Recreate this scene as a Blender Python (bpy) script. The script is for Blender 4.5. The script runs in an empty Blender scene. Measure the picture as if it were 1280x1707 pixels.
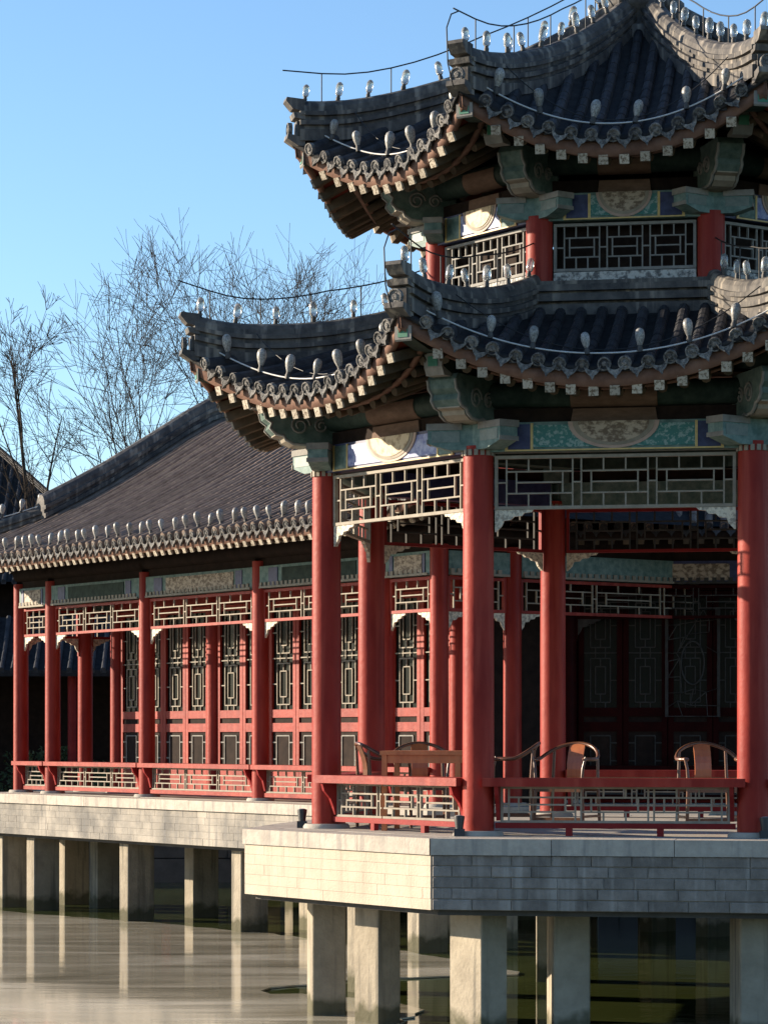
import bpy, math, random
from mathutils import Matrix, Vector
R = math.radians
random.seed(7)
sc = bpy.context.scene
COL = sc.collection

# ------------------------------------------------------------------ camera, sky, sun, exposure
CAMZ = 2.8                                   # eye height above the pond
cam_d = bpy.data.cameras.new('camera'); cam = bpy.data.objects.new('camera', cam_d); COL.objects.link(cam)
cam.location = (0, 0, CAMZ); cam.rotation_euler = (R(90), 0, 0)
cam_d.sensor_fit = 'HORIZONTAL'; cam_d.sensor_width = 36.0
cam_d.lens = 36.0 * 4600 / 1280
cam_d.shift_y = (1228 - 853.5) / 1280
cam_d.clip_start = 0.5; cam_d.clip_end = 6000
sc.camera = cam

SUN_EL = 16.0
SX, SY = -0.954, 0.300                       # horizontal direction towards the sun
az = math.atan2(SX, SY)                      # clockwise from +Y
world = bpy.data.worlds.new('World'); sc.world = world; world.use_nodes = True
wn = world.node_tree.nodes; wl = world.node_tree.links
bg = wn['Background']
sky = wn.new('ShaderNodeTexSky'); sky.sky_type = 'NISHITA'; sky.sun_disc = False
sky.sun_elevation = R(SUN_EL); sky.sun_rotation = az
sky.air_density = 1.0; sky.dust_density = 0.25; sky.ozone_density = 3.8; sky.altitude = 50
wl.new(sky.outputs[0], bg.inputs[0]); bg.inputs[1].default_value = 0.096
sun_d = bpy.data.lights.new('sun', 'SUN'); sun_d.energy = 5.0; sun_d.angle = R(0.5); sun_d.color = (1.0, 0.84, 0.64)
sun = bpy.data.objects.new('sun', sun_d); COL.objects.link(sun)
ce = math.cos(R(SUN_EL)); sl = math.hypot(SX, SY)
sdir = Vector((SX / sl * ce, SY / sl * ce, math.sin(R(SUN_EL))))
sun.rotation_euler = sdir.to_track_quat('Z', 'Y').to_euler(); sun.location = (-20, 10, 30)
sc.view_settings.view_transform = 'Standard'; sc.view_settings.look = 'None'
sc.view_settings.exposure = 1.35; sc.view_settings.gamma = 1.0
sc.view_settings.use_curve_mapping = False
sc.render.film_transparent = False
try:
    sc.cycles.max_bounces = 8; sc.cycles.transparent_max_bounces = 12
except Exception: pass

# ------------------------------------------------------------------ materials
MATS = {}
def mat(name, c1, c2=None, rough=0.6, scale=4.0, bump=0.0, bscale=30.0, rnd=0.0, spec=0.4, contrast=(0.3, 0.7),
        stretch=(1, 1, 1), trans=0.0, detail=6.0, streak=None, metal=0.0, tide=False):
    m = bpy.data.materials.new(name); m.use_nodes = True
    nt = m.node_tree; N = nt.nodes; L = nt.links; b = N['Principled BSDF']
    b.inputs['Roughness'].default_value = rough
    b.inputs['Specular IOR Level'].default_value = spec
    b.inputs['Metallic'].default_value = metal
    if trans: b.inputs['Transmission Weight'].default_value = trans
    geo = N.new('ShaderNodeNewGeometry'); mp = N.new('ShaderNodeMapping'); mp.inputs['Scale'].default_value = stretch
    L.new(geo.outputs['Position'], mp.inputs[0])
    no = N.new('ShaderNodeTexNoise'); no.inputs['Scale'].default_value = scale; no.inputs['Detail'].default_value = detail
    no.inputs['Roughness'].default_value = 0.65
    L.new(mp.outputs[0], no.inputs[0])
    rp = N.new('ShaderNodeValToRGB'); c2 = c2 or c1
    rp.color_ramp.elements[0].position = contrast[0]; rp.color_ramp.elements[1].position = contrast[1]
    rp.color_ramp.elements[0].color = (*c1, 1); rp.color_ramp.elements[1].color = (*c2, 1)
    L.new(no.outputs[0], rp.inputs[0]); out = rp.outputs[0]
    if streak:                                # vertical run-off stains: (colour, amount)
        m2 = N.new('ShaderNodeMapping'); m2.inputs['Scale'].default_value = (5, 5, 0.35); L.new(geo.outputs['Position'], m2.inputs[0])
        n2 = N.new('ShaderNodeTexNoise'); n2.inputs['Scale'].default_value = 2.2; n2.inputs['Detail'].default_value = 5; L.new(m2.outputs[0], n2.inputs[0])
        r2 = N.new('ShaderNodeValToRGB'); r2.color_ramp.elements[0].position = 0.52; r2.color_ramp.elements[1].position = 0.68
        r2.color_ramp.elements[0].color = (0, 0, 0, 1); v = streak[1]; r2.color_ramp.elements[1].color = (v, v, v, 1); L.new(n2.outputs[0], r2.inputs[0])
        mx = N.new('ShaderNodeMixRGB'); L.new(r2.outputs[0], mx.inputs[0]); L.new(out, mx.inputs[1]); mx.inputs[2].default_value = (*streak[0], 1)
        out = mx.outputs[0]
    if tide:                                  # algae and damp line just above the water
        sp = N.new('ShaderNodeSeparateXYZ'); L.new(geo.outputs['Position'], sp.inputs[0])
        n3 = N.new('ShaderNodeTexNoise'); n3.inputs['Scale'].default_value = 6; L.new(geo.outputs['Position'], n3.inputs[0])
        ad = N.new('ShaderNodeMath'); ad.operation = 'MULTIPLY_ADD'; L.new(n3.outputs[0], ad.inputs[0]); ad.inputs[1].default_value = -0.30; L.new(sp.outputs[2], ad.inputs[2])
        r3 = N.new('ShaderNodeMapRange'); r3.inputs['From Min'].default_value = 0.0; r3.inputs['From Max'].default_value = 0.10; r3.inputs['To Min'].default_value = 0.8; r3.inputs['To Max'].default_value = 0.0
        L.new(ad.outputs[0], r3.inputs['Value'])
        m3 = N.new('ShaderNodeMixRGB'); L.new(r3.outputs[0], m3.inputs[0]); L.new(out, m3.inputs[1]); m3.inputs[2].default_value = (0.055, 0.055, 0.030, 1); out = m3.outputs[0]
    if rnd:
        oi = N.new('ShaderNodeObjectInfo'); mr = N.new('ShaderNodeMapRange')
        mr.inputs['To Min'].default_value = 1 - rnd; mr.inputs['To Max'].default_value = 1 + rnd
        L.new(oi.outputs['Random'], mr.inputs['Value'])
        hs = N.new('ShaderNodeHueSaturation'); L.new(mr.outputs[0], hs.inputs['Value']); L.new(out, hs.inputs['Color']); out = hs.outputs[0]
    L.new(out, b.inputs['Base Color'])
    if bump:
        nb = N.new('ShaderNodeTexNoise'); nb.inputs['Scale'].default_value = bscale; nb.inputs['Detail'].default_value = 5
        L.new(geo.outputs['Position'], nb.inputs[0])
        bp = N.new('ShaderNodeBump'); bp.inputs['Strength'].default_value = bump; bp.inputs['Distance'].default_value = 0.02
        L.new(nb.outputs[0], bp.inputs['Height']); L.new(bp.outputs[0], b.inputs['Normal'])
    MATS[name] = m
    return m

mat('red_paint', (0.160, 0.010, 0.008), (0.290, 0.034, 0.022), rough=0.5, scale=2.6, bump=0.16, bscale=14, rnd=0.05, spec=0.16, stretch=(1, 1, .35), streak=((0.32, 0.056, 0.038), 0.55))
mat('red_shaded', (0.014, 0.0015, 0.002), (0.028, 0.003, 0.003), rough=0.5, scale=5, rnd=0.08, spec=0.04)  # near-black copy of the red paint, rear hall shade put into the colour
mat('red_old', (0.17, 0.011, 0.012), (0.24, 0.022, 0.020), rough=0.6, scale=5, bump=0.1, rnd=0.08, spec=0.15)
mat('soffit_red', (0.10, 0.022, 0.016), (0.16, 0.038, 0.026), rough=0.7, scale=5, rnd=0.1, spec=0.06)
mat('eave_board', (0.105, 0.058, 0.044), (0.20, 0.118, 0.088), rough=0.7, scale=6, bump=0.1, rnd=0.08, spec=0.08)
mat('bracket_green', (0.045, 0.078, 0.070), (0.135, 0.180, 0.162), rough=0.6, scale=9, spec=0.1)
mat('table_wood', (0.42, 0.125, 0.042), (0.58, 0.20, 0.07), rough=0.35, scale=14, stretch=(1, 1, .2), spec=0.4)
mat('cream', (0.19, 0.166, 0.13), (0.295, 0.262, 0.212), rough=0.6, scale=9, rnd=0.06, spec=0.15)
mat('cream_shaded', (0.035, 0.033, 0.031), (0.065, 0.062, 0.058), rough=0.6, scale=12, spec=0.05)  # darkened copy of the cream, shade put into the colour
mat('cream_grey', (0.15, 0.146, 0.136), (0.245, 0.235, 0.215), rough=0.6, scale=12, rnd=0.08, spec=0.12)
mat('carved', (0.30, 0.27, 0.22), (0.62, 0.56, 0.44), rough=0.6, scale=26, bump=0.8, bscale=40, contrast=(0.42, 0.55))
mat('carved_grey', (0.10, 0.10, 0.10), (0.46, 0.45, 0.42), rough=0.7, scale=17, bump=0.9, bscale=24, contrast=(0.42, 0.56))
mat('tile_hall', (0.105, 0.078, 0.062), (0.235, 0.178, 0.142), rough=0.7, scale=5, bump=0.25, bscale=26, rnd=0.20, contrast=(0.3, 0.75), spec=0.10)
mat('tile', (0.019, 0.020, 0.024), (0.060, 0.059, 0.062), rough=0.62, scale=7, bump=0.25, bscale=26, rnd=0.22, contrast=(0.3, 0.75), spec=0.12)
mat('tile_deck', (0.012, 0.012, 0.014), (0.034, 0.033, 0.033), rough=0.75, scale=9, bump=0.3, bscale=30, spec=0.08)
mat('ridge', (0.034, 0.034, 0.037), (0.135, 0.124, 0.112), rough=0.6, scale=5, bump=0.3, bscale=18, rnd=0.1, contrast=(0.32, 0.72), streak=((0.38, 0.335, 0.275), 0.5), spec=0.12)
mat('tile_end', (0.055, 0.055, 0.056), (0.20, 0.19, 0.175), rough=0.65, scale=30, bump=0.9, bscale=70, rnd=0.25, contrast=(0.38, 0.62), spec=0.12)
mat('rafter_end', (0.13, 0.10, 0.07), (0.38, 0.34, 0.275), rough=0.65, scale=40, rnd=0.2, contrast=(0.4, 0.52), spec=0.10)
mat('rafter', (0.045, 0.040, 0.030), (0.11, 0.08, 0.055), rough=0.7, scale=6, rnd=0.25, spec=0.06)
mat('teal', (0.070, 0.128, 0.120), (0.165, 0.235, 0.220), rough=0.55, scale=11, rnd=0.05, contrast=(0.35, 0.65), spec=0.15)
mat('teal_pattern', (0.055, 0.170, 0.158), (0.23, 0.32, 0.305), rough=0.55, scale=24, contrast=(0.50, 0.58), spec=0.15)
mat('green', (0.02, 0.13, 0.075), (0.05, 0.20, 0.13), rough=0.5, scale=9)
mat('dark_green', (0.014, 0.026, 0.023), (0.040, 0.060, 0.050), rough=0.6, scale=9, rnd=0.15, spec=0.08)
mat('blue', (0.014, 0.020, 0.075), (0.045, 0.060, 0.15), rough=0.5, scale=10, contrast=(0.35, 0.7))
mat('teal_pale', (0.10, 0.135, 0.125), (0.17, 0.205, 0.19), rough=0.55, scale=14)
mat('blue_pale', (0.10, 0.13, 0.33), (0.28, 0.32, 0.50), rough=0.5, scale=14, contrast=(0.4, 0.6))
mat('painting', (0.13, 0.092, 0.062), (0.38, 0.31, 0.235), rough=0.6, scale=13, contrast=(0.43, 0.56), stretch=(1, 1, 1.6))
mat('painting_pale', (0.26, 0.18, 0.10), (0.50, 0.40, 0.26), rough=0.6, scale=12, contrast=(0.40, 0.52))
mat('medallion_rim', (0.30, 0.21, 0.175), (0.40, 0.30, 0.25), rough=0.6, scale=10)
mat('gold', (0.42, 0.30, 0.10), (0.58, 0.44, 0.20), rough=0.5, scale=20)
mat('dark_wood', (0.013, 0.009, 0.008), (0.030, 0.020, 0.016), rough=0.8, scale=8, rnd=0.15, spec=0.08)
mat('brown_board', (0.10, 0.062, 0.045), (0.17, 0.11, 0.08), rough=0.65, scale=6, stretch=(1, 1, 3), spec=0.08)
mat('brick', (0.13, 0.116, 0.104), (0.265, 0.236, 0.212), rough=0.85, scale=5.5, bump=0.4, bscale=60, rnd=0.16, stretch=(1, 1, .8), streak=((0.36, 0.335, 0.305), 0.6), spec=0.08)
mat('brick_sunlit', (0.38, 0.325, 0.255), (0.46, 0.40, 0.318), rough=0.85, scale=4, bump=0.3, bscale=50, rnd=0.03, spec=0.2, streak=((0.30, 0.262, 0.21), 0.45))  # paler copy of the brick, sunlight on the left faces put into colour
mat('brick_weathered', (0.14, 0.134, 0.124), (0.34, 0.31, 0.265), rough=0.85, scale=.9, bump=0.3, bscale=50, rnd=0.06, spec=0.2, contrast=(0.40, 0.62), streak=((0.13, 0.13, 0.13), 0.6))
mat('mortar_mid', (0.20, 0.180, 0.148), (0.30, 0.268, 0.22), rough=0.9, scale=8, spec=0.05)
mat('mortar_pale', (0.36, 0.315, 0.24), (0.43, 0.38, 0.295), rough=0.9, scale=6, spec=0.05)
mat('mortar', (0.30, 0.29, 0.27), (0.40, 0.38, 0.35), rough=0.9, scale=10, spec=0.05)
mat('coping', (0.31, 0.278, 0.24), (0.45, 0.405, 0.345), rough=0.8, scale=7, bump=0.3, bscale=40, rnd=0.08, streak=((0.20, 0.19, 0.18), 0.6), spec=0.12)
mat('paving', (0.26, 0.24, 0.21), (0.38, 0.35, 0.305), rough=0.75, scale=5, bump=0.2, bscale=30, rnd=0.06, spec=0.12)
mat('concrete', (0.235, 0.205, 0.160), (0.36, 0.318, 0.25), rough=0.85, scale=3, bump=0.4, bscale=25, rnd=0.10, streak=((0.13, 0.12, 0.10), 0.75), tide=True, spec=0.08)
mat('slab_under', (0.06, 0.058, 0.055), (0.10, 0.095, 0.09), rough=0.9, scale=4, spec=0.04)
mat('wire', (0.012, 0.012, 0.013), rough=0.5, spec=0.4)
mat('conduit', (0.45, 0.44, 0.42), (0.58, 0.56, 0.53), rough=0.5, scale=30)
mat('socket', (0.035, 0.033, 0.030), (0.07, 0.065, 0.06), rough=0.6, scale=20)
mat('bulb_dusty', (0.15, 0.147, 0.137), (0.42, 0.41, 0.38), rough=0.42, scale=70, trans=0.25, spec=0.4, rnd=0.25, contrast=(0.40, 0.60))
mat('bulb_glass', (0.30, 0.31, 0.30), (0.72, 0.73, 0.70), rough=0.16, scale=60, trans=0.72, spec=0.6, rnd=0.15, contrast=(0.35, 0.6))
mat('window_dark', (0.004, 0.006, 0.005), (0.009, 0.012, 0.010), rough=0.25, scale=2, spec=0.08)
mat('chair_wood', (0.30, 0.080, 0.030), (0.46, 0.15, 0.05), rough=0.35, scale=14, stretch=(1, 1, .2), spec=0.5)
mat('chair_dark', (0.07, 0.028, 0.014), (0.14, 0.055, 0.024), rough=0.32, scale=14, stretch=(1, 1, .2), spec=0.5)
mat('bark', (0.028, 0.023, 0.020), (0.075, 0.062, 0.052), rough=0.9, scale=12, bump=0.5, bscale=30, rnd=0.2, spec=0.05)
mat('twig', (0.030, 0.024, 0.020), (0.070, 0.056, 0.046), rough=0.9, scale=3, rnd=0.2, spec=0.05)
mat('leaf', (0.025, 0.045, 0.016), (0.07, 0.10, 0.035), rough=0.6, scale=6, rnd=0.25)
mat('rock', (0.16, 0.15, 0.13), (0.36, 0.34, 0.30), rough=0.9, scale=3, bump=0.8, bscale=9, rnd=0.15)
mat('earth', (0.10, 0.085, 0.06), (0.17, 0.145, 0.10), rough=0.95, scale=0.6, bump=0.4, bscale=4)
mat('plaster_grey', (0.24, 0.24, 0.235), (0.33, 0.325, 0.315), rough=0.9, scale=2)
mat('far_wall', (0.48, 0.48, 0.47), (0.58, 0.58, 0.56), rough=0.9, scale=0.6)
mat('black_metal', (0.015, 0.015, 0.016), (0.03, 0.03, 0.03), rough=0.45, scale=10)
mat('lens_glass', (0.30, 0.32, 0.33), rough=0.1, spec=0.6)

def water_material():
    m = bpy.data.materials.new('pond_water'); m.use_nodes = True
    nt = m.node_tree; N = nt.nodes; L = nt.links; b = N['Principled BSDF']
    geo = N.new('ShaderNodeNewGeometry')
    no = N.new('ShaderNodeTexNoise'); no.inputs['Scale'].default_value = 0.5; no.inputs['Detail'].default_value = 4; L.new(geo.outputs['Position'], no.inputs[0])
    rp = N.new('ShaderNodeValToRGB'); rp.color_ramp.elements[0].color = (0.024, 0.032, 0.009, 1); rp.color_ramp.elements[1].color = (0.055, 0.068, 0.022, 1)
    L.new(no.outputs[0], rp.inputs[0]); L.new(rp.outputs[0], b.inputs['Base Color'])
    b.inputs['Roughness'].default_value = 0.04; b.inputs['IOR'].default_value = 1.33
    mp = N.new('ShaderNodeMapping'); mp.inputs['Scale'].default_value = (1, 3.0, 1); L.new(geo.outputs['Position'], mp.inputs[0])
    nb = N.new('ShaderNodeTexNoise'); nb.inputs['Scale'].default_value = 1.6; nb.inputs['Detail'].default_value = 3; L.new(mp.outputs[0], nb.inputs[0])
    bp = N.new('ShaderNodeBump'); bp.inputs['Strength'].default_value = 0.06; bp.inputs['Distance'].default_value = 0.05
    L.new(nb.outputs[0], bp.inputs['Height']); L.new(bp.outputs[0], b.inputs['Normal'])
    MATS['water'] = m
def ice_material():
    m = bpy.data.materials.new('pond_ice'); m.use_nodes = True
    nt = m.node_tree; N = nt.nodes; L = nt.links; b = N['Principled BSDF']
    geo = N.new('ShaderNodeNewGeometry'); mp = N.new('ShaderNodeMapping'); mp.inputs['Scale'].default_value = (0.22, 0.75, 1); mp.inputs['Rotation'].default_value = (0, 0, R(-4))
    L.new(geo.outputs['Position'], mp.inputs[0])
    no = N.new('ShaderNodeTexNoise'); no.inputs['Scale'].default_value = 1.3; no.inputs['Detail'].default_value = 9; no.inputs['Roughness'].default_value = 0.6; no.inputs['Distortion'].default_value = 0.6
    L.new(mp.outputs[0], no.inputs[0])
    rp = N.new('ShaderNodeValToRGB'); e = rp.color_ramp.elements
    e[0].position = 0.30; e[0].color = (0.15, 0.138, 0.100, 1); e[1].position = 0.72; e[1].color = (0.58, 0.545, 0.455, 1)
    k = e.new(0.48); k.color = (0.315, 0.288, 0.222, 1)
    L.new(no.outputs[0], rp.inputs[0]); L.new(rp.outputs[0], b.inputs['Base Color'])
    r2 = N.new('ShaderNodeMapRange'); r2.inputs['To Min'].default_value = 0.0; r2.inputs['To Max'].default_value = 0.14
    L.new(no.outputs[0], r2.inputs['Value']); L.new(r2.outputs[0], b.inputs['Roughness'])
    b.inputs['IOR'].default_value = 1.31
    nb = N.new('ShaderNodeTexNoise'); nb.inputs['Scale'].default_value = 2.5; nb.inputs['Detail'].default_value = 6; L.new(mp.outputs[0], nb.inputs[0])
    bp = N.new('ShaderNodeBump'); bp.inputs['Strength'].default_value = 0.05; bp.inputs['Distance'].default_value = 0.05
    L.new(nb.outputs[0], bp.inputs['Height']); L.new(bp.outputs[0], b.inputs['Normal'])
    MATS['ice'] = m
water_material(); ice_material()

# ------------------------------------------------------------------ mesh helpers
class MB:
    def __init__(s): s.v = []; s.f = []; s.sm = []
    def add(s, vs, fs, smooth=False, M=None):
        o = len(s.v)
        s.v += [tuple(M @ Vector(p)) if M is not None else tuple(p) for p in vs]
        s.f += [tuple(i + o for i in f) for f in fs]; s.sm += [smooth] * len(fs)
        return s
    def box(s, x0, x1, y0, y1, z0, z1, M=None):
        vs = [(x0, y0, z0), (x1, y0, z0), (x1, y1, z0), (x0, y1, z0), (x0, y0, z1), (x1, y0, z1), (x1, y1, z1), (x0, y1, z1)]
        return s.add(vs, [(3, 2, 1, 0), (4, 5, 6, 7), (0, 1, 5, 4), (1, 2, 6, 5), (2, 3, 7, 6), (3, 0, 4, 7)], False, M)
    def prism(s, poly, w0, w1, axes='xz', M=None):
        """polygon in two axes, extruded along the third"""
        def P(a, b, w):
            return {'xz': (a, w, b), 'yz': (w, a, b), 'xy': (a, b, w)}[axes]
        n = len(poly)
        vs = [P(a, b, w0) for a, b in poly] + [P(a, b, w1) for a, b in poly]
        fs = [tuple(range(n)), tuple(range(2 * n - 1, n - 1, -1))] + [(i, i + n, (i + 1) % n + n, (i + 1) % n) for i in range(n)]
        return s.add(vs, fs, False, M)
    def tube(s, pts, r, n=6, caps=True, M=None):
        pts = [Vector(p) for p in pts]; rs = r if isinstance(r, (list, tuple)) else [r] * len(pts)
        vs = []; fs = []; prev = None
        for i, p in enumerate(pts):
            t = (pts[min(i + 1, len(pts) - 1)] - pts[max(i - 1, 0)])
            t = t.normalized() if t.length > 1e-9 else Vector((0, 0, 1))
            if prev is None:
                a = Vector((0, 0, 1)) if abs(t.z) < 0.9 else Vector((1, 0, 0)); u = t.cross(a).normalized()
            else:
                u = (prev - t * prev.dot(t)); u = u.normalized() if u.length > 1e-6 else t.orthogonal().normalized()
            prev = u; w = t.cross(u)
            for k in range(n):
                an = 2 * math.pi * k / n; vs.append(p + (u * math.cos(an) + w * math.sin(an)) * rs[i])
        m = len(pts)
        for i in range(m - 1):
            for k in range(n):
                fs.append((i * n + k, i * n + (k + 1) % n, (i + 1) * n + (k + 1) % n, (i + 1) * n + k))
        s.add(vs, fs, True, M)
        if caps:
            s.add(vs[:n], [tuple(range(n - 1, -1, -1))], False, M); s.add(vs[-n:], [tuple(range(n))], False, M)
        return s
    def lathe(s, prof, n=24, c=(0, 0, 0), M=None, smooth=True):
        vs = []; fs = []
        for r, z in prof:
            for k in range(n):
                a = 2 * math.pi * k / n; vs.append((c[0] + r * math.cos(a), c[1] + r * math.sin(a), c[2] + z))
        for i in range(len(prof) - 1):
            for k in range(n): fs.append((i * n + k, i * n + (k + 1) % n, (i + 1) * n + (k + 1) % n, (i + 1) * n + k))
        s.add(vs, fs, smooth, M)
        s.add(vs[:n], [tuple(range(n - 1, -1, -1))], False, M); s.add(vs[-n:], [tuple(range(n))], False, M)
        return s
    def bar(s, p, q, w, h, up=(0, 0, 1), M=None):
        p = Vector(p); q = Vector(q); t = (q - p).normalized(); upv = Vector(up)
        if abs(t.dot(upv)) > 0.98: upv = Vector((0, 1, 0))
        sd = t.cross(upv).normalized(); u2 = sd.cross(t)
        vs = []
        for b in (p, q):
            for a, c in ((-1, -1), (1, -1), (1, 1), (-1, 1)): vs.append(b + sd * a * w / 2 + u2 * c * h / 2)
        return s.add(vs, [(3, 2, 1, 0), (4, 5, 6, 7), (0, 1, 5, 4), (1, 2, 6, 5), (2, 3, 7, 6), (3, 0, 4, 7)], False, M)
    def sweep(s, pts, prof, side, M=None, close=True):
        """profile [(lateral, height)] kept upright, lateral along the vector side"""
        side = Vector(side); n = len(prof); vs = []; fs = []
        for p in pts:
            for a, h in prof: vs.append(Vector(p) + side * a + Vector((0, 0, h)))
        for i in range(len(pts) - 1):
            for k in range(n): fs.append((i * n + k, i * n + (k + 1) % n, (i + 1) * n + (k + 1) % n, (i + 1) * n + k))
        s.add(vs, fs, False, M)
        s.add(vs[:n], [tuple(range(n - 1, -1, -1))], False, M); s.add(vs[-n:], [tuple(range(n))], False, M)
        return s
    def mesh(s, name, m):
        me = bpy.data.meshes.new(name); me.from_pydata(s.v, [], s.f)
        me.polygons.foreach_set('use_smooth', s.sm)
        me.materials.append(MATS[m]); me.update()
        return me

WM = {}
I4 = Matrix.Identity(4)
def put(name, me, parent=None, M=None):
    o = bpy.data.objects.new(name, me); COL.objects.link(o)
    M = M if M is not None else I4
    o.matrix_basis = M; WM[o.name] = M.copy()
    if parent is not None:
        o.parent = parent; o.matrix_parent_inverse = WM[parent.name].inverted()
    return o
def part(name, mb, m, parent, M=None): return put(name, mb.mesh(name, m), parent, M)
def pieces(mb, name, m):
    """one mesh for each connected piece of a builder"""
    key = {}; par = list(range(len(mb.v)))
    def find(i):
        while par[i] != i: par[i] = par[par[i]]; i = par[i]
        return i
    for i, p in enumerate(mb.v):
        q = tuple(round(c, 4) for c in p)
        if q in key: par[find(i)] = find(key[q])
        else: key[q] = i
    for f in mb.f:
        for i in f[1:]: par[find(i)] = find(f[0])
    grp = {}
    for f, sm in zip(mb.f, mb.sm): grp.setdefault(find(f[0]), []).append((f, sm))
    out = []
    for fs in grp.values():
        idx = {}; b = MB()
        for f, sm in fs:
            b.f.append(tuple(idx.setdefault(i, len(idx)) for i in f)); b.sm.append(sm)
        b.v = [None] * len(idx)
        for i, j in idx.items(): b.v[j] = mb.v[i]
        out.append(b.mesh(name, m))
    return out
def puts(name, meshes, parent, M=None): return [put(name, me, parent, M) for me in meshes]
def parts(name, mb, m, parent, M=None): return puts(name, pieces(mb, name, m), parent, M)
def tag(o, label, cat, group=None):
    o['label'] = label; o['category'] = cat
    if group: o['group'] = group
    return o
def thing(name, label, cat, loc, rz=0.0, group=None):
    o = put(name, None, None, Matrix.Translation(Vector(loc)) @ Matrix.Rotation(rz, 4, 'Z'))
    o.empty_display_size = 0.3
    return tag(o, label, cat, group)
def struct(name, mb, m, M=None):
    o = part(name, mb, m, None, M); o['kind'] = 'structure'; return o
def T(x, y, z): return Matrix.Translation(Vector((x, y, z)))
def RZ(a): return Matrix.Rotation(a, 4, 'Z')

# ------------------------------------------------------------------ shared measures
FLOOR = CAMZ - 0.92
rel = lambda z: CAMZ + z
CX, CY = 2.651, 28.39                          # pavilion centre
SIDE = 2.53; APO = SIDE * 1.20711; RAD = SIDE * 1.30656
TAN = math.tan(R(22.5))
def FACE(k): return T(CX, CY, 0) @ RZ(R(-10 + 45 * k))            # -y points outward through face k
def CORN(k): return T(CX, CY, 0) @ RZ(R(-10 + 45 * k - 22.5))     # -y points outward through the corner left of face k

# ------------------------------------------------------------------ ground, pond, ice
mb = MB(); mb.add([(-3000, 54, 0.9), (3000, 54, 0.9), (3000, 5000, 0.9), (-3000, 5000, 0.9), (-3000, 53.2, -1.5), (3000, 53.2, -1.5)], [(0, 1, 2, 3), (4, 5, 1, 0)])
struct('ground', mb, 'earth')
mb = MB(); mb.add([(-400, -60, 0), (400, -60, 0), (400, 54, 0), (-400, 54, 0)], [(0, 1, 2, 3)])
struct('pond_water', mb, 'water')
rs = random.Random(3)
edge = [(-60, 36.5), (-14, 41.5), (-7.2, 44.2), (-6.0, 43.9), (-5.2, 42.9), (-4.2, 41.9), (-3.0, 40.6), (-1.6, 38.8), (-0.3, 36.6), (0.5, 35.2), (1.0, 34.2), (1.2, 33.2), (1.6, 32.6), (1.5, 32.2),
        (0.3, 31.9), (-0.4, 31.6), (-0.8, 31.0), (-1.25, 30.55), (-1.35, 30.15), (-1.15, 29.85), (-0.7, 29.6), (-0.2, 29.3), (0.2, 28.7), (0.4, 28.0), (0.2, 27.2), (0.1, 26.2), (-0.6, 25), (-1.2, 22), (-2, 10), (-60, 10)]
pts = []
for i in range(len(edge)):
    a = Vector(edge[i]); b = Vector(edge[(i + 1) % len(edge)]); n = max(1, int((b - a).length / 0.25)) if 2 < i < 26 else 1
    for j in range(n):
        p = a.lerp(b, j / n)
        if n > 1: p += Vector((rs.uniform(-.07, .07), rs.uniform(-.10, .10)))
        pts.append((p.x, p.y))
pts.reverse()
mb = MB(); mb.prism(pts, 0.02, 0.004, 'xy'); struct('pond_ice', mb, 'ice')

# ------------------------------------------------------------------ lattice panels
def lattice(w, h, units, bar=0.022, dep=0.03, frame=0.035, cells=3):
    """stepped-brocade lattice in the xz plane, centred on x, z from 0 to h"""
    m = MB()
    def H(x0, x1, z, t=bar): m.box(x0, x1, -dep / 2, dep / 2, z - t / 2, z + t / 2)
    def V(x, z0, z1, t=bar): m.box(x - t / 2, x + t / 2, -dep / 2 + .001, dep / 2 - .001, z0, z1)
    x0, x1 = -w / 2, w / 2
    gap = h * 0.16
    uw = (w - 2 * frame - gap * (units + 1)) / units
    x = x0 + frame + gap
    ih = h - 2 * frame
    for u in range(units):
        a, b = x, x + uw; z0, z1 = frame, h - frame
        V(a, z0, z1); V(b, z0, z1)
        c = ih * 0.27
        H(a, b, z0 + c); H(a, b, z1 - c)
        ia, ib = a + uw * 0.15, b - uw * 0.15
        V(ia, z0 + c, z1 - c); V(ib, z0 + c, z1 - c)
        H(ia, ib, (z0 + z1) / 2)
        for q in range(1, cells):
            xx = a + uw * q / cells; V(xx, z0, z0 + c); V(xx, z1 - c, z1)
        H(a - gap, a, (z0 + z1) / 2)
        x += uw + gap
    H(x - gap, x1 - frame, h / 2)
    return m
def frame_mb(w, h, fr=0.035, dep=0.05):
    m = MB()
    m.box(-w / 2, w / 2, -dep / 2, dep / 2, 0, fr); m.box(-w / 2, w / 2, -dep / 2, dep / 2, h - fr, h)
    m.box(-w / 2, -w / 2 + fr, -dep / 2 + .002, dep / 2 - .002, fr, h - fr); m.box(w / 2 - fr, w / 2, -dep / 2 + .002, dep / 2 - .002, fr, h - fr)
    return m
def bracket_mb(w, h, sgn, th=0.03):
    """scalloped corner bracket hanging below a frieze; x from 0 outward along sgn"""
    pl = [(0, 0), (w, 0), (w * .94, -h * .16), (w * .76, -h * .20), (w * .70, -h * .38), (w * .50, -h * .42), (w * .42, -h * .62), (w * .24, -h * .66), (w * .18, -h * 1.0), (w * .04, -h * 1.35), (0, -h * 1.35)]
    pl = [(x * sgn, z) for x, z in pl]
    m = MB(); m.prism(pl, -th / 2, th / 2, 'xz')
    return m

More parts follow.
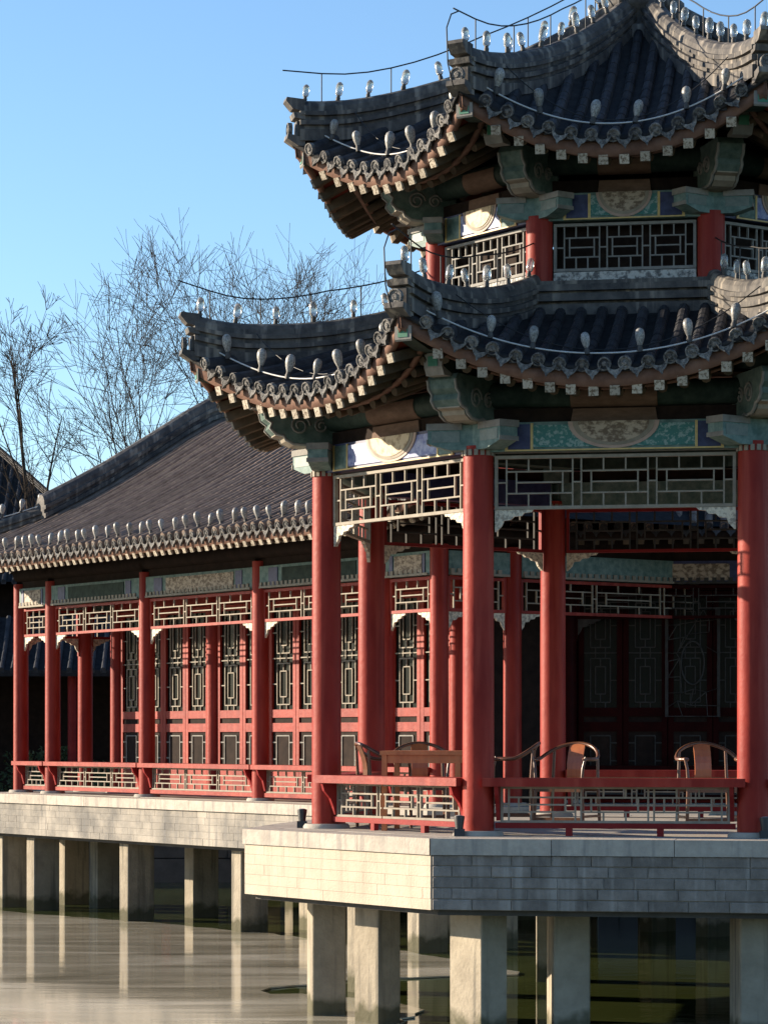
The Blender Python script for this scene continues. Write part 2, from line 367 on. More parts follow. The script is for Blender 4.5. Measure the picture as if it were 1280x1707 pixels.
# ------------------------------------------------------------------ curved octagonal roof
class OctRoof:
    def __init__(s, Ae, At, ze, H, lift, flare, k1=0.62):
        s.Ae, s.At, s.ze, s.H, s.lift, s.fl, s.k1 = Ae, At, ze, H, lift, flare, k1
        s.xm = (Ae + flare) * TAN
    def ae(s, x): return s.Ae + s.fl * min(1, abs(x) / s.xm) ** 2.6
    def z(s, x, a):
        u = (s.Ae - a) / (s.Ae - s.At)
        base = s.ze + s.H * (s.k1 * u + (1 - s.k1) * u * abs(u))
        w = min(1.0, abs(x) / max(1e-4, a * TAN)); e = max(0, 1 - u) ** 1.25
        return base + s.lift * (w ** 2.1) * e
    def end(s, x): return max(s.At, abs(x) / TAN)
    def deck(s):
        m = MB(); nx, na = 28, 14
        for k in range(8):
            M = FACE(k)
            g = []; g2 = []
            for i in range(nx + 1):
                f = -1 + 2 * i / nx; xe = f * s.xm; col = []; col2 = []
                for j in range(na + 1):
                    t = j / na
                    a0 = s.ae(xe); a = a0 + (s.At - a0) * t
                    x = f * a * TAN
                    col.append((x, -a, s.z(x, a))); col2.append((x, -a, s.z(x, a) - 0.05))
                g.append(col); g2.append(col2)
            vs = [p for c in g for p in c] + [p for c in g2 for p in c]; n1 = (nx + 1) * (na + 1)
            idx = lambda i, j: i * (na + 1) + j
            fs = []
            for i in range(nx):
                for j in range(na):
                    fs.append((idx(i, j), idx(i + 1, j), idx(i + 1, j + 1), idx(i, j + 1)))
                    fs.append((n1 + idx(i, j), n1 + idx(i, j + 1), n1 + idx(i + 1, j + 1), n1 + idx(i + 1, j)))
                fs.append((idx(i, 0), n1 + idx(i, 0), n1 + idx(i + 1, 0), idx(i + 1, 0)))
            m.add(vs, fs, True, M)
        return m

def tile_row_mb(path, r=0.052, seg=0.26, up=.012):
    """half-round cover tiles laid end to end along a path in a plane of constant x"""
    m = MB(); P = [Vector(p) for p in path]
    # resample
    L = [0]
    for i in range(1, len(P)): L.append(L[-1] + (P[i] - P[i - 1]).length)
    tot = L[-1]; n = max(1, round(tot / seg))
    def at(d):
        d = min(max(d, 0), tot)
        for i in range(1, len(P)):
            if d <= L[i] or i == len(P) - 1:
                return P[i - 1].lerp(P[i], (d - L[i - 1]) / max(1e-9, L[i] - L[i - 1]))
    angs = [R(a) for a in (0, 36, 72, 108, 144, 180)]
    vs = []; rings = 0
    for j in range(n):
        for d, rr in ((tot * j / n, r * 1.06), (tot * (j + 1) / n, r * 0.96)):
            p = at(d); q = at(d + .05) - at(d - .05); q.normalize()
            side = Vector((1, 0, 0)); nz = side.cross(q); nz = nz if nz.z > 0 else -nz
            vs.append(p + side * rr - Vector((0, 0, .05)))
            for a in angs: vs.append(p + side * math.cos(a) * rr + nz * (math.sin(a) * rr + up))
            vs.append(p - side * rr - Vector((0, 0, .05)))
            rings += 1
    k = len(angs) + 2; fs = []
    for i in range(rings - 1):
        for c in range(k - 1): fs.append((i * k + c, (i + 1) * k + c, (i + 1) * k + c + 1, i * k + c + 1))
    m.add(vs, fs, False)
    m.add(vs[:k], [tuple(range(k))], False)
    return m
JR = random.Random(77)
def jig(a=.05, z=.006):
    """slight unevenness of hand-laid pieces"""
    return T(JR.uniform(-z, z), JR.uniform(-z, z) * .7, JR.uniform(-z, z)) @ Matrix.Rotation(JR.uniform(-a, a), 4, 'Y') @ Matrix.Rotation(JR.uniform(-a, a), 4, 'X') @ Matrix.Rotation(JR.uniform(-a, a), 4, 'Z')
def tile_end_mb(r=0.062):
    """round eave tile end, facing -y, with a raised rim and boss"""
    m = MB(); n = 12
    prof = [(r, .03), (r, -.012), (r * .80, -.014), (r * .76, -.004), (r * .42, -.004), (r * .34, -.013), (0.001, -.015)]
    vs = []; fs = []
    for rr, y in prof:
        for k in range(n):
            a = 2 * math.pi * k / n; vs.append((rr * math.cos(a), y, rr * math.sin(a)))
    for i in range(len(prof) - 1):
        for k in range(n): fs.append((i * n + k, (i + 1) * n + k, (i + 1) * n + (k + 1) % n, i * n + (k + 1) % n))
    return m.add(vs, fs, False)
def drip_mb(w=0.145, h=0.072):
    """drip tile: trough end with a pointed scalloped lip, facing -y"""
    m = MB(); top = []; bot = []
    for i in range(9):
        f = -1 + 2 * i / 8; x = f * w / 2
        zt = -.045 * (1 - f * f); d = h * (1 - abs(f) ** 1.5) * (0.75 + .25 * math.cos(f * 9)) + .012
        top.append((x, zt)); bot.append((x, zt - d))
    pl = top + bot[::-1]
    n = 9; vs = [(x, -.006 - .03 * (1 - abs(x) * 2 / w) * (0 if i < n else 1), z) for i, (x, z) in enumerate(pl)] + [(x, .010, z) for x, z in pl]
    N = len(pl); fs = [(i, i + 1, N - 2 - i, N - 1 - i) for i in range(n - 1)]
    fs += [(i, (i + 1) % N, (i + 1) % N + N, i + N) for i in range(N)]
    return m.add(vs, fs, False)
RIDGE_PROF = [(.115, -.08), (.115, .035), (.085, .04), (.085, .075), (.12, .08), (.12, .125), (.085, .13), (.085, .17), (.12, .175), (.12, .215), (.09, .22),
              (.085, .27), (.06, .315), (.02, .335)]
def ridge_prof(sc_=1.0):
    p = [(a * sc_, h * sc_) for a, h in RIDGE_PROF]
    return p + [(-a, h) for a, h in p[::-1]]

BULB_SOCK = MB().lathe([(.024, 0), (.026, .03), (.020, .045), (.020, .06)], 8).mesh('socket', 'socket')
BULB = MB().lathe([(.016, .05), (.022, .065), (.034, .10), (.041, .135), (.041, .165), (.032, .19), (.016, .203), (.002, .206)], 10).mesh('bulb', 'bulb_dusty')
BULB_L = MB().lathe([(.022, .055), (.036, .07), (.040, .10), (.040, .17), (.030, .195), (.014, .208), (.002, .21)], 10).mesh('bulb', 'bulb_glass')
def bulb(parent, p, tilt=(0, 0), tall=False, s=1.0):
    M = T(*p) @ Matrix.Rotation(tilt[0], 4, 'X') @ Matrix.Rotation(tilt[1], 4, 'Y') @ Matrix.Scale(s, 4)
    b = put('bulb', BULB_L if tall else BULB, parent, M)
    put('socket', BULB_SOCK, b, M)

def roof_parts(roof, parent, deckname, spacing, wall_a, purlin_a, faces, rname):
    d = part(deckname, roof.deck(), 'tile_deck', parent)
    xm = roof.xm
    n = int((xm - .06) / spacing)
    TE = tile_end_mb().mesh('tile_end', 'tile_end'); DR = drip_mb(spacing * .80).mesh('drip_tile', 'tile_end')
    rows = []
    for i in range(-n, n + 1):
        x = i * spacing
        a0 = roof.ae(x); a1 = roof.end(x)
        if a0 - a1 < .12: continue
        pts = [(x, -(a0 + (a1 - a0) * j / 10), roof.z(x, a0 + (a1 - a0) * j / 10)) for j in range(11)]
        rows.append((x, a0, tile_row_mb(pts).mesh('tile_row', 'tile')))
    raf = []
    for i in range(-n, n):
        x = (i + .5) * spacing
        a0 = roof.ae(x); a1 = max(purlin_a - .12, abs(x) / TAN + .02)
        if a0 - a1 < .14: continue
        p = lambda a, dz: (x, -a, roof.z(x, a) + dz)
        mf = MB(); mf.bar(p(a0 - .07, -.222), p(max(a1, a0 - .75), -.190), .09, .09)
        tip = MB(); tip.bar(p(a0 - .05, -.2228), p(a0 - .07, -.222), .088, .088)
        rr = None
        if a0 - .42 - a1 > .1:
            rr = MB(); rr.tube([p(a0 - .42, -.305), p((a0 - .42 + a1) / 2, -.29), p(a1, -.28)], .047, 8); rr = rr.mesh('round_rafter', 'rafter')
        raf.append((x, mf.mesh('flying_rafter', 'rafter'), tip.mesh('rafter_end', 'rafter_end'), rr))
    # eave boards follow the curve of the eave
    brd = MB(); ks = 40
    top = []; xs = [-xm + 2 * xm * i / ks for i in range(ks + 1)]
    vs = []
    for x in xs:
        a = roof.ae(x); z = roof.z(x, a)
        vs += [(x, -(a - .03), z - .035), (x, -(a - .045), z - .175), (x, -(a - .10), z - .175), (x, -(a - .10), z - .035)]
    fs = []
    for i in range(ks):
        for c in range(4): fs.append((i * 4 + c, i * 4 + (c + 1) % 4, i * 4 + 4 + (c + 1) % 4, i * 4 + 4 + c))
    brd.add(vs, fs, True); brd = brd.mesh('eave_board', 'eave_board')
    brd2 = MB(); vs = []
    for x in xs:
        a = roof.ae(x) - .38; x2 = x * a / roof.ae(x); z = roof.z(x2, a)
        vs += [(x2, -(a), z - .238), (x2, -(a), z - .265), (x2, -(a - .06), z - .265), (x2, -(a - .06), z - .238)]
    brd2.add(vs, fs, True); brd2 = brd2.mesh('eave_board', 'eave_board')
    sof = MB(); vs = []; NA = 8
    for x in xs:
        a0 = roof.ae(x) - .09
        for j in range(NA + 1):
            a = a0 + (wall_a - a0) * j / NA; x2 = x * a / roof.ae(x)
            vs.append((x2, -a, roof.z(x2, a) - .17))
    fs2 = [(i * (NA + 1) + j, i * (NA + 1) + j + 1, (i + 1) * (NA + 1) + j + 1, (i + 1) * (NA + 1) + j) for i in range(ks) for j in range(NA)]
    sof.add(vs, fs2, True); sof = sof.mesh('soffit_boards', 'soffit_red')
    for k in faces:
        M = FACE(k)
        for x, a0, me in rows:
            put('tile_row', me, d, M @ T(JR.uniform(-.006, .006), JR.uniform(-.008, .008), JR.uniform(-.004, .004)))
            put('tile_end', TE, d, M @ T(x, -a0 - .012, roof.z(x, a0) + .012) @ Matrix.Rotation(R(14), 4, 'X') @ jig(.10, .008))
        for x, a, b, c in raf:
            a0 = roof.ae(x)
            put('drip_tile', DR, d, M @ T(x, -a0 - .02, roof.z(x, a0) + .005) @ Matrix.Rotation(R(10), 4, 'X') @ Matrix.Rotation(-math.atan((roof.z(x + .05, a0) - roof.z(x - .05, a0)) / .1), 4, 'Y') @ jig(.07, .007))
            jm = M @ T(JR.uniform(-.006, .006), JR.uniform(-.010, .010), JR.uniform(-.004, .004)); put('flying_rafter', a, d, jm); put('rafter_end', b, d, jm)
            if c: put('round_rafter', c, d, M)
        put('eave_board', brd, d, M); put('eave_board', brd2, d, M); put('soffit_boards', sof, d, M)
    # hip ridges, ridge ends and corner beams
    cs = math.cos(R(22.5))
    Ac = roof.Ae + roof.fl
    pts = []
    for j in range(15):
        a = Ac - .06 + (roof.At + .02 - Ac + .06) * j / 14
        t = j / 14
        pts.append((0, -a / cs, roof.z(a * TAN, a) + .05 * max(0, 1 - t * 4.5) ** 2))
    RG = MB().sweep(pts, ridge_prof(1.0), (1, 0, 0)).mesh('hip_ridge', 'ridge')
    y0, z0 = pts[0][1], pts[0][2]
    en = MB()
    en.prism([(y0 + .05, z0 + .34), (y0 - .13, z0 + .355), (y0 - .14, z0 + .32), (y0 - .07, z0 + .24), (y0 + .05, z0 + .22)], -.085, .085, 'yz')
    en.prism([(y0 + .05, z0 + .20), (y0 - .07, z0 + .20), (y0 - .055, z0 + .15), (y0 + .05, z0 + .13)], -.11, .11, 'yz')
    en.prism([(y0 + .05, z0 + .12), (y0 - .03, z0 + .12), (y0 - .03, z0 - .02), (y0 + .05, z0 - .04)], -.075, .075, 'yz')
    en.prism([(y0 + .05, z0 - .05), (y0 - .12, z0 - .01), (y0 - .13, z0 - .06), (y0 - .02, z0 - .13), (y0 + .05, z0 - .13)], -.10, .10, 'yz')
    en = en.mesh('ridge_end', 'ridge')
    disc = tile_end_mb(.075).mesh('corner_tile_end', 'tile_end')
    cb = MB()
    zt = lambda a: roof.z(a * TAN, a)
    a_o, a_i = Ac - .10, wall_a - .1
    prof = []
    na = 8
    for j in range(na + 1):
        a = a_o + (a_i - a_o) * j / na; prof.append((-a / cs, zt(a) - .15))
    low = [(y, z - .16) for y, z in prof[::-1]]
    low[-1] = (prof[0][0], prof[0][1] - .10); 
    cb.prism(prof + low, -.075, .075, 'yz')
    # lower corner beam, shorter
    a_o2 = a_o - .48
    prof2 = []
    for j in range(na + 1):
        a = a_o2 + (a_i - a_o2) * j / na; prof2.append((-a / cs, zt(a) - .312))
    low2 = [(y, z - .17) for y, z in prof2[::-1]]
    low2[-1] = (prof2[0][0] + .05, prof2[0][1] - .17)
    cb.prism(prof2 + low2, -.085, .085, 'yz')
    cb = pieces(cb, 'corner_beam', 'dark_green')
    yb, zb = prof[0]; y2, z2 = prof2[0]
    he = MB()
    he.prism([(yb - .012, zb), (yb - .012, zb - .12), (yb + .0, zb - .135), (yb + .002, zb)], -.085, .085, 'yz')
    he.prism([(y2 - .02, z2), (y2 - .02, z2 - .13), (y2 + .02, z2 - .20), (y2 + .16, z2 - .20), (y2 + .16, z2 - .173), (y2 + .0, z2 - .12), (y2 - .002, z2)], -.095, .095, 'yz')
    he = pieces(he, 'beam_end_trim', 'cream_grey')
    gp = MB(); gp.box(-.05, .05, y2 - .028, y2 - .015, z2 - .12, z2 - .03); gp.box(-.05, .05, yb - .018, yb - .008, zb - .10, zb - .03)
    gp = pieces(gp, 'painted_end', 'green')
    for k in range(8):
        M = CORN(k)
        put('hip_ridge', RG, d, M); put('ridge_end', en, d, M)
        put('corner_tile_end', disc, d, M @ T(0, y0 - .10, z0 + .04))
        puts('corner_beam', cb, d, M); puts('beam_end_trim', he, d, M); puts('painted_end', gp, d, M)
    return d, pts

# ------------------------------------------------------------------ the pavilion
pav = thing('pavilion', 'two-tiered octagonal red pavilion with upturned grey tile roofs standing over the pond', 'pavilion', (CX, CY, FLOOR))
low_roof = OctRoof(4.12, 2.08, rel(3.27), 0.84, 0.52, 0.24)
up_roof = OctRoof(3.18, 0.22, rel(5.50), 1.78, 0.50, 0.20, 0.60)
ld, lpts = roof_parts(low_roof, pav, 'lower_roof', 0.195, 2.1, APO, range(8), 'lower')
ud, upts = roof_parts(up_roof, pav, 'upper_roof', 0.195, 1.9, 1.99, range(8), 'upper')

# outer columns
CR = 0.145
colm = MB().lathe([(CR * 1.02, FLOOR + .045), (CR * 1.02, FLOOR + .3), (CR, rel(1.0)), (CR * .97, rel(2.69))], 28).mesh('column', 'red_paint')
plinth = MB().lathe([(.235, FLOOR - .01), (.235, FLOOR + .02), (.215, FLOOR + .046)], 28).mesh('plinth', 'paving')
for k in range(8):
    M = CORN(k) @ T(0, -RAD, 0)
    c = put('column', colm, pav, M); put('plinth', plinth, c, M)

# beams between columns, per face
def face_beams(k, apo, half, zt0, zt1, zp1, fld, par):
    """painted tie beam zt0..zt1 and the board / purlin above it up to zp1"""
    M = FACE(k); w = half
    b = part('tie_beam', MB().box(-w, w, -apo - .085, -apo + .085, zt0, zt1), 'teal' if fld == 'teal' else 'blue', par, M)
    e = .012
    pf = -apo - .085
    fp = MB(); fp.box(-w + .42, w - .42, pf - e, pf, zt0 + .035, zt1 - .03)
    part('painted_field', fp, 'teal_pattern' if fld == 'teal' else 'blue_pale', b, M)
    ep = MB()
    for s in (-1, 1):
        a, c = sorted((s * (w - .40), s * (w - .19))); ep.box(a, c, pf - e, pf, zt0 + .02, zt1 - .02)
    parts('painted_end_panel', ep, 'blue' if fld == 'teal' else 'teal', b, M)
    gl = MB()
    for s in (-1, 1):
        for q in (.41, .175): gl.box(s * (w - q) - .012, s * (w - q) + .012, pf - .016, pf - .0005, zt0 + .012, zt1 - .012)
    gl.box(-w + .16, w - .16, pf - .016, pf - .0005, zt0 + .003, zt0 + .016)
    parts('gilt_line', gl, 'gold', b, M)
    # cloth-shaped medallion hanging from the upper edge
    mw = w * .36; mh = (zt1 - zt0) - .02
    def half_oval(f, n=20): return [(mw * f * math.cos(math.pi + math.pi * i / n), zt1 - .004 + mh * f * math.sin(math.pi + math.pi * i / n)) for i in range(n + 1)]
    md = part('medallion', MB().prism(half_oval(1.0), pf - .022, pf - .001, 'xz'), 'medallion_rim', b, M)
    part('medallion_band', MB().prism(half_oval(.90), pf - .027, pf - .0225, 'xz'), 'cream', b, M)
    part('medallion_painting', MB().prism(half_oval(.78), pf - .032, pf - .0275, 'xz'), 'painting' if fld == 'teal' else 'painting_pale', b, M)
    # board and purlin
    bd = part('purlin_board', MB().box(-w, w, -apo - .03, -apo + .03, zt1 + .001, zt1 + .13), 'dark_wood', par, M)
    pl = part('purlin', MB().tube([(-w - .12, -apo, zp1 - .12), (w + .12, -apo, zp1 - .12)], .12, 16), 'dark_green', par, M)
    cp = MB()
    n = 10; vs = []
    for i in range(n + 1):
        an = R(-105 + 130 * i / n); r = .128
        for x in (-mw * .95, mw * .95): vs.append((x, -apo - r * math.cos(an), zp1 - .12 + r * math.sin(an)))
    cp.add(vs, [(2 * i, 2 * i + 1, 2 * i + 3, 2 * i + 2) for i in range(n)], True)
    part('painted_cloth', cp, 'brown_board', pl, M)
    cp2 = MB(); cp2.prism([(-mw * .95, zt1 + .002), (mw * .95, zt1 + .002), (mw * .9, zt1 + .12), (-mw * .9, zt1 + .12)], -apo - .05, -apo - .031, 'xz')
    part('painted_cloth', cp2, 'brown_board', bd, M)

for k in range(8):
    face_beams(k, APO, SIDE / 2 - .10, rel(2.63), rel(2.90), rel(3.28), 'teal' if k % 2 == 0 else 'blue', pav)

# beam noses and cloud-shaped corner brackets on the columns
def noses(r, z0, zt, par, s=1.0):
    nm = MB(); ln = .46 * s; h = .235 * s; w = .20 * s
    nm.prism([(0, z0), (ln * .55, z0), (ln * .72, z0 + h * .10), (ln, z0 + h * .28), (ln, z0 + h), (0, z0 + h)], -w / 2, w / 2, 'xz')
    nose = nm.mesh('beam_nose', 'teal')
    cap = MB(); cap.box(ln * .30, ln + .012, -w / 2 - .012, w / 2 + .012, z0 + h * .80, z0 + h + .015)
    cap.box(ln - .002, ln + .010, -w / 2 - .01, w / 2 + .01, z0 + h * .26, z0 + h * .44)
    cap = pieces(cap, 'nose_trim', 'cream_grey')
    sd = MB()
    for q in (-1, 1): sd.box(ln * .35, ln * .92, q * w / 2 - .004, q * w / 2 + .004, z0 + h * .32, z0 + h * .74)
    sd = pieces(sd, 'painted_end', 'teal_pale')
    n2 = MB(); n2.prism([(0, z0), (ln * .55, z0), (ln * .72, z0 + h * .10), (ln, z0 + h * .28), (ln, z0 + h), (0, z0 + h)], w / 2, -w / 2, 'xz')
    L_ = .62 * s; zc = z0 + h + .01; hh = zt - zc; W = .15 * s
    prof = [(.15, zt)]
    out = [(0.15, zc), (-.10 * s, zc), (-.17 * s, zc + hh * .06), (-.24 * s, zc + hh * .02), (-.36 * s, zc + hh * .04), (-.44 * s, zc + hh * .14), (-.46 * s, zc + hh * .24), (-.54 * s, zc + hh * .28),
           (-.60 * s, zc + hh * .42), (-.58 * s, zc + hh * .55), (-.64 * s, zc + hh * .66), (-.66 * s, zc + hh * .86), (-.62 * s, zt)]
    cl = MB(); cl.prism(prof + out, -W, W, 'yz'); cl = cl.mesh('cloud_bracket', 'bracket_green')
    rim = MB()
    for q in (-1, 1):
        rim.tube([(q * (W - .004), y, z) for y, z in out[1:-1]], .016, 6)
    rim = pieces(rim, 'bracket_rim', 'cream_grey')
    sw = MB()
    for q in (-1, 1):
        for cy_, cz_, rr in ((-.30 * s, zc + hh * .50, .105 * s), (-.08 * s, zc + hh * .5, .08 * s)):
            sw.tube([(q * (W + .003), cy_ + rr * (1 - t / 26) * math.cos(t * .55), cz_ + rr * (1 - t / 26) * math.sin(t * .55)) for t in range(20)], .012, 5)
    sw = pieces(sw, 'bracket_swirl', 'cream_grey')
    bot = MB(); bot.prism([(y, z - .012) for y, z in out[1:8]] + [(y, z + .002) for y, z in out[1:8]][::-1], -W * .8, W * .8, 'yz'); bot = bot.mesh('bracket_underside', 'cream')
    for k in range(8):
        M0 = CORN(k)
        P = M0 @ T(0, -r, 0)
        cb = put('cloud_bracket', cl, par, P); puts('bracket_rim', rim, cb, P); puts('bracket_swirl', sw, cb, P); put('bracket_underside', bot, cb, P)
        # nose of the beam of the face on the left runs out to the right, and the other way round
        for ang in (R(-22.5), R(180 + 22.5)):
            M = P @ RZ(ang)
            o = put('beam_nose', nose, par, M); puts('nose_trim', cap, o, M); puts('painted_end', sd, o, M)
noses(RAD, rel(2.65), rel(3.30), pav)

# column-top collar of painted dentils
dm = MB()
for i in range(16):
    a = 2 * math.pi * i / 16; dm.box(-.018, .018, -CR - .012, -CR + .01, rel(2.60), rel(2.655), RZ(a))
dm = dm.mesh('column_collar', 'cream')
for k in range(8):
    put('column_collar', dm, pav, CORN(k) @ T(0, -RAD, 0))['kind'] = 'stuff'

# hanging lattice friezes with corner brackets
FW = SIDE - 2 * CR - .02
fz0, fz1 = rel(2.10), rel(2.60)
fr_me = frame_mb(FW, fz1 - fz0, .03, .05).mesh('frieze', 'cream'); la_me = lattice(FW, fz1 - fz0, 3, .0145, .025, .03).mesh('lattice', 'cream')
fr_me2 = frame_mb(FW, fz1 - fz0, .034, .055).mesh('frieze', 'red_old'); la_me2 = lattice(FW, fz1 - fz0, 3, .018, .03, .034).mesh('lattice', 'cream_shaded')  # back friezes: darker copies, interior shade put into their colours
br = [bracket_mb(.36, .15, s, .035).mesh('corner_bracket', 'carved') for s in (1, -1)]
for k in range(8):
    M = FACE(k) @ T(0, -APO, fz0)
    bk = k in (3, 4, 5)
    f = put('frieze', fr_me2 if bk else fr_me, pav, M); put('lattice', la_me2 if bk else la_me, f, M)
    for q, s in ((0, -1), (1, 1)):
        M2 = FACE(k) @ T(s * (FW / 2 - .002), -APO, fz0 - .002)
        put('corner_bracket', br[q], f, M2)

# benches between the columns
BW = SIDE - 2 * CR - .03
seat = MB(); sw_ = SIDE - .13
seat.box(-sw_ / 2, sw_ / 2, -APO - .21, -APO - CR - .006, rel(-.462), rel(-.385)); seat.box(-BW / 2, BW / 2, -APO - CR - .006, -APO + .15, rel(-.462), rel(-.385))
seat = seat.mesh('bench_seat', 'red_paint')
rail = MB().box(-BW / 2, BW / 2, -APO - .03, -APO + .03, FLOOR + .07, FLOOR + .12).mesh('bench_rail', 'red_old')
bl_me = lattice(BW - .1, .335, 3, .016, .03, .022, 3); fm = frame_mb(BW - .1, .335, .022, .04); bl_me.add(fm.v, fm.f); bl_me = bl_me.mesh('bench_lattice', 'cream')
leg = MB()
for x in (-.42, .42): leg.box(x - .03, x + .03, -APO - .028, -APO + .028, FLOOR - .005, FLOOR + .07)
leg = pieces(leg, 'bench_foot', 'red_old')
bb = []
for s in (-1, 1):
    m_ = MB(); x = s * (BW / 2 - .03)
    m_.prism([(-APO - .19, rel(-.463)), (-APO - .165, rel(-.54)), (-APO - .09, rel(-.62)), (-APO - .055, rel(-.70)), (-APO - .035, rel(-.78)), (-APO + .03, rel(-.78)), (-APO + .03, rel(-.463))], x - .018, x + .018, 'yz')
    bb.append(m_.mesh('bench_bracket', 'red_old'))
for k in range(8):
    if k == 5: continue
    M = FACE(k)
    b = put('bench', seat, pav, M); put('bench_rail', rail, b, M); put('bench_lattice', bl_me, b, M @ T(0, -APO, FLOOR + .121)); puts('bench_foot', leg, b, M)
    for q in bb: put('bench_bracket', q, b, M)

# inner ring: ceiling, wall ridge, upper storey
def octring(a0, a1, z0, z1):
    m = MB(); vs = []
    for k in range(8):
        an = R(-10 + 45 * k - 22.5) - math.pi / 2; c = 1 / math.cos(R(22.5))
        for a, z in ((a1, z0), (a1, z1), (a0, z1), (a0, z0)): vs.append((CX + a * c * math.cos(an), CY + a * c * math.sin(an), z))
    fs = []
    for k in range(8):
        for c in range(4): fs.append((k * 4 + c, ((k + 1) % 8) * 4 + c, ((k + 1) % 8) * 4 + (c + 1) % 4, k * 4 + (c + 1) % 4))
    return m.add(vs, fs)
part('ceiling', octring(.05, APO - .05, rel(3.30), rel(3.34)), 'brown_board', pav)  # ceiling added to stop light leaks and keep the interior dark
for k in range(8):      # inner beams that carry the upper columns
    part('inner_beam', MB().box(-.95, .95, -2.09, -1.89, rel(2.95), rel(3.298)), 'dark_green', pav, FACE(k))
wr = part('wall_ridge', octring(2.02, 2.26, rel(3.99), rel(4.12)), 'ridge', pav)
for a, z0, z1 in ((2.20, 4.12, 4.15), (2.27, 4.15, 4.22), (2.20, 4.22, 4.25), (2.25, 4.25, 4.31), (2.16, 4.31, 4.36)):
    part('ridge_course', octring(2.02, a, rel(z0), rel(z1)), 'ridge', wr)
UA = 1.985; UR = UA / math.cos(R(22.5)); US = 2 * UA * TAN
ucol = MB().lathe([(.13, rel(3.97)), (.13, rel(5.0))], 24).mesh('upper_column', 'red_paint')
UW = US - .26 - .02
ufr = frame_mb(UW, .46, .028, .05).mesh('upper_frieze', 'cream_grey'); ula = lattice(UW, .46, 3, .0135, .025, .028).mesh('lattice', 'cream_grey')
pan = MB().box(-UW / 2, UW / 2, -UA - .03, -UA + .03, rel(3.98), rel(4.462)).mesh('carved_panel', 'carved_grey')
for k in range(8):
    put('upper_column', ucol, pav, CORN(k) @ T(0, -UR, 0))
    M = FACE(k) @ T(0, -UA, rel(4.47)); f = put('upper_frieze', ufr, pav, M); put('lattice', ula, f, M)
    put('carved_panel', pan, pav, FACE(k))
    put('dark_backing', MB().box(-UW / 2, UW / 2, -UA + .14, -UA + .16, rel(4.3), rel(4.99)).mesh('dark_backing', 'dark_wood'), pav, FACE(k))  # dark board added behind the lattice so the interior reads black
    face_beams(k, UA, US / 2 - .08, rel(4.95), rel(5.21), rel(5.64), 'teal' if k % 2 == 0 else 'blue', pav)
noses(UR, rel(4.97), rel(5.60), pav, .86)
# finial on the apex
fin = MB().lathe([(.46, rel(7.02)), (.46, rel(7.22)), (.36, rel(7.26)), (.36, rel(7.40)), (.44, rel(7.44)), (.44, rel(7.52)), (.30, rel(7.58)), (.26, rel(7.74)), (.36, rel(7.92)), (.40, rel(8.10)), (.34, rel(8.28)), (.16, rel(8.42)), (.02, rel(8.48))], 24, (CX, CY, 0))
part('finial', fin, 'ridge', pav)
# inscribed name board hangs nowhere in view; a drum wall closes the space above the ceiling
part('drum_wall', octring(1.80, 1.86, rel(3.34), rel(4.3)), 'dark_wood', pav)

# ------------------------------------------------------------------ platforms
def brick_course(parent, M, w, y, z0, nrow, bh, bl, mname, gap=.006, seed=1, dep=.09, jit=.004, e=.006):
    """courses of bricks on the face y (outward is -y) of width w centred on x"""
    r = random.Random(seed); cache = {}
    for j in range(nrow):
        x = -w / 2; off = bl * (.5 if j % 2 else 1.0)
        while x < w / 2 - .01:
            L_ = off if x == -w / 2 else bl * r.choice((1, 1, 1, .75, 1.15))
            x2 = min(x + L_, w / 2)
            if w / 2 - x2 < .09: x2 = w / 2
            q = round((x2 - x) * 50) / 50; q = max(q, .04)
            if q not in cache:
                a, b = -(q / 2) + gap / 2, q / 2 - gap / 2; h0, h1 = gap / 2, bh - gap / 2
                m = MB(); m.add([(a, dep, h0), (b, dep, h0), (b, dep, h1), (a, dep, h1), (a, 0, h0), (b, 0, h0), (b, 0, h1), (a, 0, h1), (a + e, -e, h0 + e), (b - e, -e, h0 + e), (b - e, -e, h1 - e), (a + e, -e, h1 - e)],
                                [(0, 1, 5, 4), (1, 2, 6, 5), (2, 3, 7, 6), (3, 0, 4, 7), (4, 5, 9, 8), (5, 6, 10, 9), (6, 7, 11, 10), (7, 4, 8, 11), (8, 9, 10, 11)])
                cache[q] = m.mesh('brick', mname)
            put('brick', cache[q], parent, M @ T((x + x2) / 2, y + r.uniform(-jit, jit), z0 + j * bh) @ RZ(r.uniform(-1.5 * jit, 1.5 * jit)))
            x = x2
plat = thing('pavilion_platform', 'octagonal stone and brick platform on square piers under the two-tiered pavilion', 'platform', (CX, CY, 0))
PA = 3.84; PW = 2 * PA * TAN
octp = lambda a: [(CX + a / math.cos(R(22.5)) * math.cos(R(-10 + 45 * k - 22.5) - math.pi / 2), CY + a / math.cos(R(22.5)) * math.sin(R(-10 + 45 * k - 22.5) - math.pi / 2)) for k in range(8)]
part('core', MB().prism(octp(PA - .022)[::-1], FLOOR - .16, FLOOR - .645, 'xy'), 'mortar_mid', plat)
part('slab_underside', MB().prism(octp(PA - .12)[::-1], FLOOR - .646, FLOOR - .70, 'xy'), 'slab_under', plat)
part('floor', MB().prism(octp(PA - .40)[::-1], FLOOR, FLOOR - .159, 'xy'), 'paving', plat)
rr = random.Random(5)
